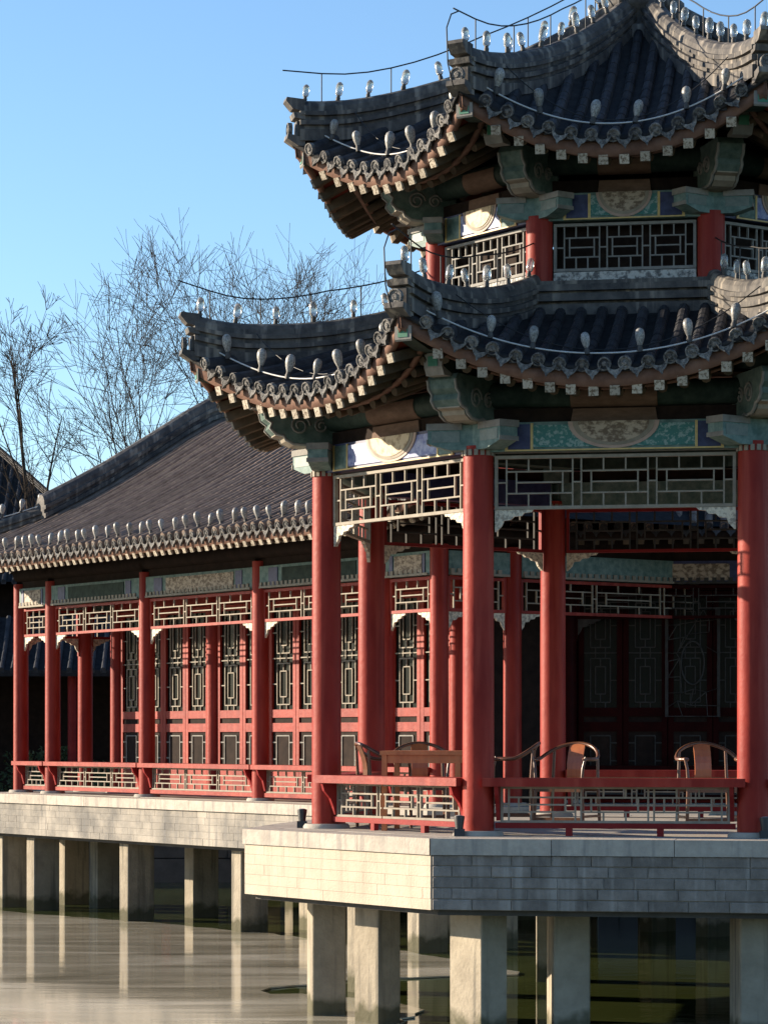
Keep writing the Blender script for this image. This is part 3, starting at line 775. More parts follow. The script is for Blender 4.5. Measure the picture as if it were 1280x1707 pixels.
for k in range(8):
    M = FACE(k); n = 3; cuts = [-PW / 2] + [-PW / 2 + PW * (i + 1) / n + rr.uniform(-.15, .15) for i in range(n - 1)] + [PW / 2]
    for i in range(n):      # coping slabs, mitred at the corners
        x0, x1 = cuts[i] + .003, cuts[i + 1] - .003
        oa = PA + .01; ia = PA - .40 + .004
        f0 = (ia / oa) if i == 0 else 1; f1 = (ia / oa) if i == n - 1 else 1
        part('coping_slab', MB().prism([(x0, -oa), (x1, -oa), (x1 * f1, -ia), (x0 * f0, -ia)], FLOOR - .150, FLOOR - .004 + rr.uniform(-.003, .003), 'xy'), 'coping', plat, M)
    if k in (0, 1, 7, 6):
        brick_course(plat, M, PW - .03, -PA + .015, FLOOR - .65, 5, .10, .36, 'brick_sunlit' if k in (7, 6) else 'brick', seed=k + 3, **(dict(gap=.0016, jit=.0008, e=.001) if k in (7, 6) else {}))  # sunlit left faces take the paler brick copy with faint joints
def pier(parent, M, w, d, top, bottom=-.6):
    m = MB(); c = .012
    pl = [(-w / 2 + c, -d / 2), (w / 2 - c, -d / 2), (w / 2, -d / 2 + c), (w / 2, d / 2 - c), (w / 2 - c, d / 2), (-w / 2 + c, d / 2), (-w / 2, d / 2 - c), (-w / 2, -d / 2 + c)]
    m.prism(pl, bottom, top, 'xy'); return part('pier', m, 'concrete', parent, M)
ptop = FLOOR - .69
for k in (0, 1, 2, 3, 4, 5, 6, 7):
    M = CORN(k) @ T(0, -RAD, 0)
    ang = R(-10 + 45 * k - 22.5)
    # the piers follow the direction of the left-hand face
    base = R(-55) if k in (0,) else (R(5) if k == 1 else R(8) if k == 7 else R(-10 + 45 * k - 22.5 - 22.5))
    p = M.translation
    pier(plat, T(p.x, p.y, 0) @ RZ(base), .50 if k == 0 else .34, .30 if k == 0 else .46, ptop)
pm = FACE(7) @ T(-.30, -APO - .05, 0); pier(plat, pm, .42, .26, ptop)
pm = (FACE(0) @ T(-.46, -APO + .30, 0)).translation; pm = T(pm.x, pm.y, 0) @ RZ(R(5)); pier(plat, pm, .34, .46, ptop)

# ------------------------------------------------------------------ halls
OV = 1.3; GQ = 1.6
class HallRoof:
    """front and back slopes falling from a rounded crest, end skirts below the gables; x along the eave, y towards the back"""
    PR = [(-1.3, 2.80), (-.4, 3.18), (.28, 3.50), (.85, 3.79), (1.41, 4.09), (2.3, 4.62), (3.0, 5.05), (3.5, 5.32), (3.8, 5.38)]
    def __init__(s, x0, x1, depth): s.x0, s.x1, s.dep = x0, x1, depth       # eave ends, total depth from front eave (y=-1)
    def prof(s, q):                                                          # q = distance from an eave
        b = q - OV; P = s.PR
        if b <= P[0][0]: return P[0][1] + (b - P[0][0]) * .45
        for i in range(1, len(P)):
            if b <= P[i][0]: return P[i - 1][1] + (P[i][1] - P[i - 1][1]) * (b - P[i - 1][0]) / (P[i][0] - P[i - 1][0])
        return P[-1][1]
    def lift(s, x, q):
        d = min(x - s.x0, s.x1 - x); w = max(0, 1 - d / 1.8); return .28 * w ** 2.2 * max(0, 1 - q / 2.2) ** 1.5
    def z(s, x, y): q = y + OV; return rel(s.prof(q)) + s.lift(x, q)

def hall(name, label, M, fr, xl, xr, spacing, bays_detail, platform_label, open_left=True, doors=True, redm='red_paint', lat='cream', VD=1.2):
    """fr: x of the front columns that carry the bays; xl, xr: outer columns of the end walks"""
    DEP = 7.6                                    # walk depth, distance front to back columns
    t = thing(name, label, 'hall', M.translation + Vector((0, 0, FLOOR)))
    ex0, ex1 = xl - OV, xr + OV
    roof = HallRoof(ex0, ex1, DEP + 2 * OV)
    vx0, vx1 = ex0 + GQ, ex1 - GQ                         # gable planes
    mid = DEP / 2
    # deck: front and back slopes
    dk = MB()
    qs = [0.0, .35, .8, 1.2, GQ, 2.15, 2.7, 3.5, 4.2, 4.7, 5.1]
    NX = 40
    def slope(back):
        vs = []
        for i in range(NX + 1):
            f = i / NX
            for q in qs:
                a = max(ex0 + min(q, GQ), ex0); b = ex1 - min(q, GQ)
                if q > GQ: a, b = vx0, vx1
                x = a + (b - a) * f; y = q - OV
                vs.append((x, (DEP - y) if back else y, roof.z(x, y)))
        n = len(qs); fs = []
        for i in range(NX):
            for j in range(n - 1):
                q4 = (i * n + j, (i + 1) * n + j, (i + 1) * n + j + 1, i * n + j + 1); fs.append(q4[::-1] if back else q4)
        dk.add(vs, fs, True)
    slope(False); slope(True)
    for s_ in (0, 1):                                       # end skirts
        vs = []; n2 = 12
        for i in range(n2 + 1):
            f = i / n2
            for q in (0, .4, .8, 1.2, GQ):
                y0, y1 = q - OV, DEP - (q - OV); y = y0 + (y1 - y0) * f
                x = ex0 + q if s_ == 0 else ex1 - q
                yy = min(y, DEP - y) + OV
                vs.append((x, y, rel(roof.prof(q)) + .28 * max(0, 1 - yy / 1.8) ** 2.2 * max(0, 1 - q / 2.2) ** 1.5))
        fs = [(i * 5 + j, i * 5 + j + 1, (i + 1) * 5 + j + 1, (i + 1) * 5 + j) for i in range(n2) for j in range(4)]
        dk.add(vs, fs if s_ == 1 else [f[::-1] for f in fs], True)
    d = part('roof', dk, 'tile_deck', t, M)
    # cover-tile rows on the front slope, eave tiles, rafters
    N = int((ex1 - ex0) / spacing); off = ((ex1 - ex0) - (N - 1) * spacing) / 2
    TE = tile_end_mb(.055).mesh('tile_end', 'tile_end' if lat == 'cream' else 'tile'); DR = drip_mb(spacing * .8, .08).mesh('drip_tile', 'tile_end' if lat == 'cream' else 'tile')  # rear hall tile ends, rafter ends and eave board darkened for shade
    full = None; cache = {}
    for i in range(N):
        x = ex0 + off + i * spacing
        dl = min(x - ex0, ex1 - x)
        qe = 5.1 if dl >= GQ else dl
        if qe < .12: continue
        flat = dl > 1.85
        if flat and full: me = full
        else:
            xs = x if not flat else (ex0 + ex1) / 2
            P = [(0, q - OV, roof.z(xs, q - OV)) for q in [qe * j / 14 for j in range(15)]]
            me = tile_row_mb(P, .054, .30, .035).mesh('tile_row', 'tile_hall')
            if flat: full = me
        put('tile_row', me, d, M @ T(x + JR.uniform(-.009, .009), 0, JR.uniform(-.006, .006)) @ RZ(JR.uniform(-.0018, .0018)))
        put('tile_end', TE, d, M @ T(x, -OV - .012, roof.z(x, -OV) + .008) @ Matrix.Rotation(R(14), 4, 'X') @ jig(.10, .009))
        put('drip_tile', DR, d, M @ T(x + spacing / 2, -OV - .02, roof.z(x + spacing / 2, -OV)) @ Matrix.Rotation(R(10), 4, 'X') @ jig(.08, .008))
    z0 = roof.z((ex0 + ex1) / 2, -OV)
    sl = .47
    fl = MB().bar((0, -OV + .06, z0 - .205 + .025), (0, -OV + .95, z0 - .205 + .40), .08, .08).mesh('flying_rafter', 'rafter')
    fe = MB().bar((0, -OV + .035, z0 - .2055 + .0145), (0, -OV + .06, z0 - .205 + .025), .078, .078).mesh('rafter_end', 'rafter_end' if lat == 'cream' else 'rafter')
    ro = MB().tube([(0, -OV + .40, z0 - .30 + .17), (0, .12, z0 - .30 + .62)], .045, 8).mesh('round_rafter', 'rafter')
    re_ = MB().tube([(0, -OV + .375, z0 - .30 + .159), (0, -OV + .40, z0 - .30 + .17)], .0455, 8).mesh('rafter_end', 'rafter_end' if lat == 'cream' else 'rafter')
    for i in range(N):
        x = ex0 + off + (i + .5) * spacing
        dz = roof.lift(x, 0)
        if min(x - ex0, ex1 - x) < .25: continue
        put('flying_rafter', fl, d, M @ T(x, 0, dz)); put('rafter_end', fe, d, M @ T(x, 0, dz))
        put('round_rafter', ro, d, M @ T(x, 0, dz * .6)); put('rafter_end', re_, d, M @ T(x, 0, dz * .6))
    eb = MB(); vs = []; ks = 40
    for i in range(ks + 1):
        x = ex0 + .02 + (ex1 - ex0 - .04) * i / ks; z = roof.z(x, -OV)
        vs += [(x, -OV + .015, z - .02), (x, -OV + .025, z - .165), (x, -OV + .07, z - .165), (x, -OV + .07, z - .02)]
    fs4 = [(i * 4 + c, i * 4 + (c + 1) % 4, i * 4 + 4 + (c + 1) % 4, i * 4 + 4 + c) for i in range(ks) for c in range(4)]
    eb.add(vs, fs4, True); part('eave_board', eb, 'eave_board' if lat == 'cream' else 'dark_wood', d, M)
    sof = MB(); vs = []
    for i in range(ks + 1):
        x = ex0 + .1 + (ex1 - ex0 - .2) * i / ks
        for y in (-OV + .05, -.4, .28, 1.3): vs.append((x, y, roof.z(x, y) - .14))
    sof.add(vs, [(i * 4 + j, i * 4 + j + 1, i * 4 + j + 5, i * 4 + j + 4) for i in range(ks) for j in range(3)], True); part('soffit_boards', sof, 'soffit_red', d, M)
    # gable walls, verge ridges, hip ridges
    for s_ in (0, 1):
        gx = vx0 + .05 if s_ == 0 else vx1 - .05
        pl = [(b, rel(roof.prof(b + OV)) - .02) for b in (.3, .85, 1.41, 2.3, 3.0, 3.5, 3.8)]
        pl = pl + [(DEP - y, z) for y, z in pl[::-1][1:]]
        part('gable', MB().prism(pl, gx - .03, gx + .03, 'yz'), 'soffit_red', t, M)
        vx = vx0 if s_ == 0 else vx1
        pv = [(vx, y, z) for y, z in [(b, rel(roof.prof(b + OV))) for b in (.2, .5, .85, 1.41, 2.3, 3.0, 3.4, 3.65, 3.8)]]
        pv = pv + [(vx, DEP - y, z) for _, y, z in pv[::-1][1:]]
        part('verge_ridge', MB().sweep(pv, ridge_prof(1.5), (1, 0, 0)), 'ridge', d, M)
        for bk in (0, 1):
            pts = []
            for j in range(9):
                q = (GQ + .05) * (1 - j / 8) ; x = ex0 + q if s_ == 0 else ex1 - q; y = q - OV
                pts.append((x, y if not bk else DEP - y, rel(roof.prof(q)) + .28 * max(0, 1 - q / 1.8) ** 2.2 * max(0, 1 - q / 2.2) ** 1.5 + .10 * max(0, (.4 - q) / .4) ** 2))
            sd = Vector((1, 1 if bk ^ s_ else -1, 0)).normalized() if False else Vector((1, -1 if (s_ == 0) ^ (bk == 1) else 1, 0)).normalized()
            part('hip_ridge', MB().sweep(pts, ridge_prof(.9), sd), 'ridge', d, M)
    # skirt tile rows on the near end
    for s_ in ((0,) if open_left else (0, 1)):
        for i in range(1, 54):
            y = -OV + i * .2
            qe = min(GQ, y + OV, DEP + OV - y)
            if y > DEP + OV - .2 or qe < .15: continue
            P = []
            for j in range(6):
                q = qe * j / 5; yy = min(y, DEP - y) + OV
                P.append((0, q, rel(roof.prof(q)) + .28 * max(0, 1 - yy / 1.8) ** 2.2 * max(0, 1 - q / 2.2) ** 1.5))
            me = tile_row_mb(P, .044, .3).mesh('tile_row', 'tile')
            put('tile_row', me, d, M @ T(ex0 if s_ == 0 else ex1, y, 0) @ RZ(R(-90) if s_ == 0 else R(90)))
    # columns
    cm = MB().lathe([(.125, FLOOR + .04), (.125, FLOOR + .3), (.12, rel(2.5))], 24).mesh('column', redm)
    ple = MB().lathe([(.20, FLOOR - .01), (.20, FLOOR + .02), (.185, FLOOR + .042)], 24).mesh('plinth', 'paving')
    posn = [(x, 0) for x in [xl] + fr + [xr]] + ([(xl, VD), (xr, VD)] if VD > .6 else []) + [(xl, DEP - VD), (xr, DEP - VD)] + [(x, DEP) for x in [xl, fr[0], fr[-1], xr]]
    if VD > .6: posn += [(x, VD) for x in fr] + [(fr[0], DEP - VD), (fr[-1], DEP - VD)]
    for x, y in posn:
        c = put('column', cm, t, M @ T(x, y, 0)); put('plinth', ple, c, M @ T(x, y, 0))
    # bays on the front and the near end
    nbay = [0]
    def bay(Mb, w, units, bench=True, rich=True):
        nbay[0] += 1
        W = w - .24
        b = part('tie_beam', MB().box(-w / 2 + .1, w / 2 - .1, -.08, .08, rel(2.11), rel(2.42)), 'teal' if lat == 'cream' else 'blue', t, Mb)
        if rich:
            part('painted_field', MB().box(-W * .30, W * .34, -.092, -.08, rel(2.15), rel(2.38)), (('dark_green', 'painting')[nbay[0] % 2]) if lat == 'cream' else 'painting', b, Mb)
            parts('painted_end_panel', MB().box(W * .36, W * .42, -.092, -.08, rel(2.14), rel(2.39)).box(-W * .42, -W * .34, -.092, -.08, rel(2.14), rel(2.39)), 'blue', b, Mb)
        dn = MB(); n = int(W / .11)  # teeth imitate the sunlight between eave-tile shadows above the frieze
        for i in range(n): dn.box(-W / 2 + i * .11, -W / 2 + i * .11 + .06, -.10, -.081, rel(2.115), rel(2.19))
        dn.box(-W / 2, W / 2, -.11, -.1005, rel(2.105), rel(2.135))
        part('sunlit_teeth', dn, lat, b, Mb)['kind'] = 'stuff'
        part('purlin', MB().tube([(-w / 2 - .05, 0, rel(2.66)), (w / 2 + .05, 0, rel(2.66))], .13, 14), 'dark_wood', t, Mb)
        part('purlin_board', MB().box(-w / 2 + .1, w / 2 - .1, -.03, .03, rel(2.42), rel(2.56)), 'dark_wood', t, Mb)
        part('purlin_board', MB().box(-w / 2 + .1, w / 2 - .1, -.025, .025, rel(2.78), rel(3.2)), 'dark_wood', t, Mb)
        h = .46
        f = part('frieze', frame_mb(W, h, .04, .055), redm, t, Mb @ T(0, 0, rel(1.63)))
        part('lattice', lattice(W, h, units, .0155, .025, .04, 3), lat, f, Mb @ T(0, 0, rel(1.63)))
        for s_ in (-1, 1):
            part('corner_bracket', bracket_mb(.34, .17, -s_, .03), 'carved' if lat == 'cream' else 'cream_shaded', f, Mb @ T(s_ * (W / 2 - .002), 0, rel(1.628)))
            part('bracket_post', MB().box(s_ * (W / 2) - .02, s_ * (W / 2) + .02, -.02, .02, rel(1.34), rel(1.629)), redm, f, Mb)
        if bench:
            s = part('bench', MB().box(-w / 2 + .02, w / 2 - .02, -.19, -.127, rel(-.47), rel(-.405)).box(-W / 2, W / 2, -.127, .16, rel(-.47), rel(-.405)), redm, t, Mb)
            lm = lattice(W - .12, .33, units, .0155, .025, .02, 4); fm = frame_mb(W - .12, .33, .022, .04); lm.add(fm.v, fm.f)
            part('bench_lattice', lm, lat, s, Mb @ T(0, 0, FLOOR + .115))
            part('bench_rail', MB().box(-W / 2, W / 2, -.035, .035, FLOOR + .055, FLOOR + .113), redm, s, Mb)
            for s_ in (-1, 1):
                x = s_ * (W / 2 - .05)
                part('bench_bracket', MB().prism([(-.18, rel(-.471)), (-.15, rel(-.55)), (-.08, rel(-.63)), (-.04, rel(-.78)), (.02, rel(-.78)), (.02, rel(-.471))], x - .02, x + .02, 'yz'), 'red_old', s, Mb)
    allx = [xl] + fr + [xr]
    for a, b in zip(allx[:-1], allx[1:]):
        w = b - a; bay(M @ T((a + b) / 2, 0, 0), w, 3 if w > 2 else 1)
    for x, ang in ((xl, R(-90)), (xr, R(90))):
        if VD > .6: bay(M @ T(x, VD / 2, 0) @ RZ(ang), VD, 1, bench=False, rich=False)
        bay(M @ T(x, mid, 0) @ RZ(ang), DEP - 2 * VD, 4, bench=False, rich=False)
    # core walls with lattice doors
    wz1 = rel(3.3)
    def door(Mb, w):
        z0, z1 = FLOOR + .05, rel(2.02)
        fm = MB(); st = .075
        zb = [rel(.40), rel(.28), rel(.20), rel(.07), rel(-.50), rel(-.62)]
        fm.box(-w / 2, -w / 2 + st, -.03, .03, z0, z1); fm.box(w / 2 - st, w / 2, -.03, .03, z0, z1)
        for a, b in ((z1 - .09, z1), (zb[1], zb[0]), (zb[3], zb[2]), (z0, zb[4])): fm.box(-w / 2 + st, w / 2 - st, -.028, .028, a, b)
        o = part('door', fm, redm, t, Mb)
        iw = w - 2 * st
        part('pane', MB().box(-iw / 2, iw / 2, .012, .018, zb[0], z1 - .09), 'window_dark', o, Mb)
        part('panel', MB().box(-iw / 2, iw / 2, -.005, .012, zb[2], zb[1]), 'dark_wood', o, Mb)
        part('panel', MB().box(-iw / 2, iw / 2, -.005, .012, zb[4], zb[3]), 'dark_wood', o, Mb)
        lt = MB(); q = .016
        H = lambda x0, x1, z: lt.box(x0, x1, -.012, .008, z - q / 2, z + q / 2)
        V = lambda x, a, b: lt.box(x - q / 2, x + q / 2, -.011, .007, a, b)
        za, zc = zb[0], z1 - .09; n = 2; hh = (zc - za) / n
        for r_ in range(n):
            a, b = za + r_ * hh, za + (r_ + 1) * hh
            xi, xj = iw * .30, iw * .15
            for s_ in (-1, 1):
                V(s_ * xi, a + hh * .10, b - hh * .10); V(s_ * xj, a + hh * .25, b - hh * .25); H(s_ * iw / 2, s_ * xi, (a + b) / 2) if s_ < 0 else H(xi, iw / 2, (a + b) / 2)
                V(s_ * xj, a, a + hh * .1); V(s_ * xj, b - hh * .1, b)
            for zz in (a + hh * .10, b - hh * .10): H(-xi, xi, zz)
            for zz in (a + hh * .25, b - hh * .25): H(-xj, xj, zz)
            V(0, a + hh * .1, a + hh * .25); V(0, b - hh * .25, b - hh * .1)
            if r_: H(-iw / 2, iw / 2, a)
        part('lattice', lt, lat, o, Mb)
        l2 = MB(); q = .018
        xi = iw * .30; a, b = zb[4] + .06, zb[3] - .06
        for x in (-xi, xi): l2.box(x - q / 2, x + q / 2, -.020, -.006, a, b)
        for z in (a, b): l2.box(-xi, xi, -.019, -.007, z - q / 2, z + q / 2)
        for z in (a + .1, b - .1):
            l2.box(-iw / 2, -xi - q / 2, -.019, -.007, z - q / 2, z + q / 2); l2.box(xi + q / 2, iw / 2, -.019, -.007, z - q / 2, z + q / 2)
        part('panel_trim', l2, ('cream_grey' if lat == 'cream' else lat), o, Mb)
    for a, b in zip(fr[:-1], fr[1:]):
        w = b - a - .26; n = 4
        part('lintel', MB().box(a + .12, b - .12, VD - .06, VD + .06, rel(2.03), rel(2.16)), redm, t, M)
        part('wall_above_doors', MB().box(a + .12, b - .12, VD - .03, VD + .03, rel(2.16), wz1), 'dark_wood', t, M)
        part('door_sill', MB().box(a + .12, b - .12, VD - .06, VD + .06, FLOOR - .004, FLOOR + .045), 'red_old', t, M)
        if doors:
            for i in range(n):
                door(M @ T(a + .13 + w * (i + .5) / n, VD, 0), w / n - .012)
        else:
            part('wall', MB().box(a + .12, b - .12, VD - .03, VD + .03, FLOOR + .045, rel(2.03)), 'dark_wood', t, M)
    for x in (fr[0], fr[-1]):
        part('end_wall', MB().box(x - .06, x + .06, VD + .10, DEP - VD - .1, FLOOR, wz1), 'dark_wood', t, M)
    part('back_wall', MB().box(fr[0], fr[-1], DEP - VD - .06, DEP - VD + .06, FLOOR, wz1), 'plaster_grey', t, M)
    part('ceiling', MB().box(xl + .1, xr - .1, .1, DEP - .1, rel(3.28), rel(3.31)), 'dark_wood', t, M)
    # platform
    px0, px1, py0, py1 = xl - .62, xr + .62, -.62, DEP + .6
    p = thing(platform_label[0], platform_label[1], 'platform', M.translation)
    part('core', MB().box(px0 + .05, px1 - .05, py0 + .026, py1, FLOOR - .65, FLOOR - .15), 'mortar_pale', p, M)
    part('slab_underside', MB().box(px0 + .12, px1 - .12, py0 + .14, py1 - .1, FLOOR - .70, FLOOR - .651), 'slab_under', p, M)
    part('floor', MB().box(px0 + .44, px1 - .05, py0 + .444, py1, FLOOR - .149, FLOOR), 'paving', p, M)
    r_ = random.Random(9); x = px0
    while x < px1 - .1:
        x2 = min(px1, x + r_.uniform(1.2, 1.7))
        if px1 - x2 < .4: x2 = px1
        part('coping_slab', MB().box(x + .004, x2 - .004, py0 - .02, py0 + .44, FLOOR - .15, FLOOR - .004 + r_.uniform(-.003, .002)), 'coping', p, M); x = x2
    y = py0 + .444
    while y < py1 - .1:
        y2 = min(py1, y + 1.5)
        if py1 - y2 < .5: y2 = py1
        part('coping_slab', MB().box(px0 - .02, px0 + .436, y + .004, y2 - .004, FLOOR - .15, FLOOR - .005), 'coping', p, M); y = y2
    if bays_detail:
        brick_course(p, M @ T((px0 + px1) / 2, 0, 0), px1 - px0 - .02, py0 + .02, FLOOR - .65, 5, .10, .38, 'brick_weathered', seed=21, gap=.002, jit=.001, e=.0012)
    else:
        part('face', MB().box(px0, px1, py0 + .02, py0 + .06, FLOOR - .65, FLOOR - .151), 'brick', p, M)
    for x in allx:
        for y in (-.15, 1.0, mid + 1.0, DEP - .2):
            pier(p, M @ T(x - .05, y, 0), .27, .46, FLOOR - .69)
    return t, roof, (vx0, vx1, ex0, ex1)

MH = T(-5.34, 44.5, 0) @ RZ(R(-55))
hallA, hroof, hx = hall('waterside_hall', 'long red hall with lattice doors and brown-grey tile roof beside the pavilion', MH, [0.0, 3.02, 6.24, 9.36], -1.1, 10.56, .20, True,
                        ('hall_platform', 'weathered stone and brick platform on piers under the long red hall'))
MB_ = T(2.55, 38.3, 0) @ RZ(R(-7))
hallB, _, _ = hall('rear_hall', 'red hall in colours darkened for shade behind the two-tiered pavilion', MB_, [0.0, 2.75, 5.5, 8.25], -.9, 9.4, .20, False,
                   ('rear_hall_platform', 'shaded platform on piers under the hall behind the pavilion'), doors=True, redm='red_shaded', lat='cream_shaded', VD=.25)
iw = MB(); r_ = random.Random(31)
el = [(.16 * math.cos(2 * math.pi * i / 24), .30 * math.sin(2 * math.pi * i / 24)) for i in range(25)]
iw.tube([(x, -.02, z) for x, z in el], .014, 5)
gp_ = {(i, j): Vector((-.34 + i * .17 + (r_.uniform(-.06, .06) if 0 < i < 4 else 0), -.02, -.74 + j * .185 + (r_.uniform(-.06, .06) if 0 < j < 8 else 0))) for i in range(5) for j in range(9)}
inside = lambda p: (p.x / .17) ** 2 + (p.z / .31) ** 2 < 1
for (i, j), p in gp_.items():
    for di, dj in ((1, 0), (0, 1), (1, 1) if (i + j) % 3 == 0 else (1, 0)):
        q = gp_.get((i + di, j + dj))
        if q is None or inside(p) or inside(q) or r_.random() < .18: continue
        iw.bar(p, q, .012, .012, (0, 1, 0))
for sx in (-.36, .36): iw.box(sx - .02, sx + .02, -.035, -.005, -.75, .75)
part('ice_lattice_window', iw, 'cream_shaded', hallB, MB_ @ T(1.72, .19, rel(1.02)))
# connecting walkway between the pavilion and the halls
wk = thing('walkway', 'short stone walkway joining the pavilion to the hall behind it', 'walkway', (3.1, 34.6, 0))
part('deck', MB().box(-1.1, 1.1, -2.3, 2.75, FLOOR - .5, FLOOR - .012, T(3.0, 34.6, 0) @ RZ(R(-8))), 'paving', wk)

# ------------------------------------------------------------------ strings of outline bulbs and lightning conductors
def string(label, P, every, tall, sock_h, M=None, tilt=0.0, cat='string light', jit=.0, rail=None, group=None, size=1.12):
    """P: list of points; rail height above P"""
    P = [Vector(p) for p in P]; L_ = [0]
    for i in range(1, len(P)): L_.append(L_[-1] + (P[i] - P[i - 1]).length)
    def at(d):
        for i in range(1, len(P)):
            if d <= L_[i] or i == len(P) - 1: return P[i - 1].lerp(P[i], (d - L_[i - 1]) / max(1e-9, L_[i] - L_[i - 1]))
    base = P[0]
    t = thing('string_light', label, cat, base, 0, group)
    if rail: part('conduit', MB().tube([p + Vector((0, 0, .012)) for p in P], rail, 5), 'conduit', t)
    r_ = random.Random(int(abs(base.x) * 100 + abs(base.z) * 10))
    d = every * .35
    while d < L_[-1] - .05:
        p = at(d); bulb(t, p, (tilt + r_.uniform(-.16, .16), r_.uniform(-.22, .22)), tall, r_.uniform(.88, 1.06) * (.95 if tall else size)); d += every * r_.uniform(.84, 1.16)
    return t
for roof, lab in ((low_roof, 'lower'), (up_roof, 'upper')):
    for k, f in ((0, 'shaded front'), (7, 'sunlit side'), (1, 'far right'), (6, 'far left')):
        M = FACE(k); P = []
        for i in range(31):
            fr_ = -.93 + 1.86 * i / 30; x = fr_ * roof.xm; a = roof.ae(x) - .20; x2 = x * a / roof.ae(x)
            P.append(M @ Vector((x2, -a, roof.z(x2, a) + .075)))
        string('outline bulbs along the %s eave of the %s pavilion roof' % (f, lab), P, .43, False, 0, rail=.008, tilt=0)
        # slack cable above the eave bulbs
    for k, f in ((0, 'ridge dividing sunlit and shaded sides'), (7, 'ridge reaching out over the hall'), (1, 'bright ridge at the picture edge')):
        pts = lpts if roof is low_roof else upts
        P = [CORN(k) @ Vector((p[0], p[1], p[2] + .335)) for p in pts]
        P[0] = P[0] + (P[0] - P[1]).normalized() * .06
        string('clear bulbs on the %s of the %s roof' % (f, lab), P, .36, True, 0)
        # lightning conductor: rod on posts a hand above the bulbs
        lc = thing('lightning_conductor', 'lightning rod above the %s of the %s roof' % (f, lab), 'lightning rod', P[0])
        n = len(P)
        top = [p + Vector((0, 0, .30 - .05 * math.sin(math.pi * min(1, i / 8)))) for i, p in enumerate(P)]
        first = top[0] + (top[0] - top[1]).normalized() * .10
        part('rod', MB().tube([first] + top, .0075, 5), 'wire', lc)
        for i in range(1, n, 3): part('post', MB().tube([P[i] - Vector((0, 0, .03)), top[i]], .0065, 5), 'wire', lc)
        if k != 7:
            o = (P[0] - P[1]); o.z = 0; o.normalize()
            part('down_loop', MB().tube([top[0], top[0] + o * .14 + Vector((0, 0, -.06)), P[0] + o * .22 + Vector((0, 0, .1)), P[0] + o * .20 + Vector((0, 0, -.22)), P[0] + o * .10 + Vector((0, 0, -.42))], .007, 5), 'wire', lc)
    for k, f in ((0, 'front'), (7, 'sunlit'), (6, 'far left')):
        M = FACE(k); P = []
        a0 = roof.Ae - .12
        for i in range(17):
            fr_ = -.86 + 1.72 * i / 16; a = roof.Ae - .30; x = fr_ * a * TAN
            zz = roof.z(x, a) + .10 + .30 * fr_ ** 2
            P.append(M @ Vector((x, -a, zz)))
        tag(part('cable', MB().tube(P, .0055, 5), 'wire', None), 'slack dark cable sagging across the %s face of the %s roof' % (f, lab), 'cable')
P = [MH @ Vector((x, -OV + .1, hroof.z(x, -OV + .1) + .05)) for x in [hx[2] + .2 + (hx[3] - hx[2] - .4) * i / 40 for i in range(41)]]
string('long row of outline bulbs along the eave of the waterside hall', P, .30, False, 0, rail=.009, size=1.15)
P = [MH @ Vector((hx[2] + q, q - OV, rel(hroof.prof(q)) + .28 * max(0, 1 - q / 1.8) ** 2.2 + .30)) for q in (1.6, 1.2, .8, .4, .15, 0)]
string('outline bulbs on the corner ridge of the waterside hall roof', P, .30, False, 0, rail=.010)

# ------------------------------------------------------------------ furniture in the pavilion
def armchair(label, x, y, rz, wood='chair_dark', splat='chair_wood'):
    t = thing('armchair', label, 'chair', (x, y, FLOOR), rz, 'round-backed armchairs in the pavilion')
    M = T(x, y, FLOOR) @ RZ(rz)                       # sitter faces -y
    z = .46
    s = MB(); s.box(-.29, .29, -.23, .23, z - .035, z); part('seat', s, splat, t, M)
    parts('apron', MB().box(-.26, .26, -.215, -.20, z - .10, z - .036).box(-.26, .26, .20, .215, z - .10, z - .036), wood, t, M)
    for sx in (-1, 1):
        part('leg', MB().tube([(sx * .27, -.21, 0), (sx * .255, -.205, z), (sx * .265, -.20, z + .14), (sx * .285, -.175, z + .25)], [.018, .018, .016, .014], 8), wood, t, M)
        part('leg', MB().tube([(sx * .27, .21, 0), (sx * .25, .205, z), (sx * .24, .225, z + .32)], [.018, .018, .015], 8), wood, t, M)
        part('stretcher', MB().box(sx * .27 - .01, sx * .27 + .01, -.2, .2, .10, .125), wood, t, M)
    part('footrest', MB().box(-.26, .26, -.225, -.19, .07, .10), wood, t, M)
    pts = []
    for i in range(25):
        f = i / 24; a = R(-38 + 256 * f)
        px = .315 * math.cos(a); py = .02 + .26 * math.sin(a); h = z + .23 + .16 * max(0, math.sin(a)) ** 1.3
        pts.append((px, py, h))
    pts = [(pts[0][0] + .03, pts[0][1] - .05, pts[0][2] - .01)] + pts + [(pts[-1][0] - .03, pts[-1][1] - .05, pts[-1][2] - .01)]
    part('arm_rail', MB().tube(pts, .0185, 8), wood, t, M)
    sp = MB(); vs = []
    for i in range(7):
        f = i / 6; zz = z - .005 + (.39) * f; yy = .195 + .075 * f - .035 * math.sin(f * math.pi)
        for sx in (-.085, .085):
            for dy in (-.007, .007): vs.append((sx, yy + dy, zz))
    fs = []
    for i in range(6):
        a = i * 4
        fs += [(a, a + 2, a + 6, a + 4), (a + 1, a + 5, a + 7, a + 3), (a, a + 4, a + 5, a + 1), (a + 2, a + 3, a + 7, a + 6)]
    sp.add(vs, fs); part('splat', sp, splat, t, M)
def px(u, Z): return (u - 640) / 4600 * Z
armchair('dark armchair turned sideways behind the corner of the square table', px(640, 27.9), 27.9, R(105), 'chair_dark', 'chair_dark')
armchair('armchair tucked in close behind the square table', px(702, 28.9), 28.9, R(4), 'chair_dark', 'chair_wood')
armchair('armchair half hidden behind the front corner column', px(853, 28.3), 28.3, R(-95), 'chair_dark', 'chair_dark')
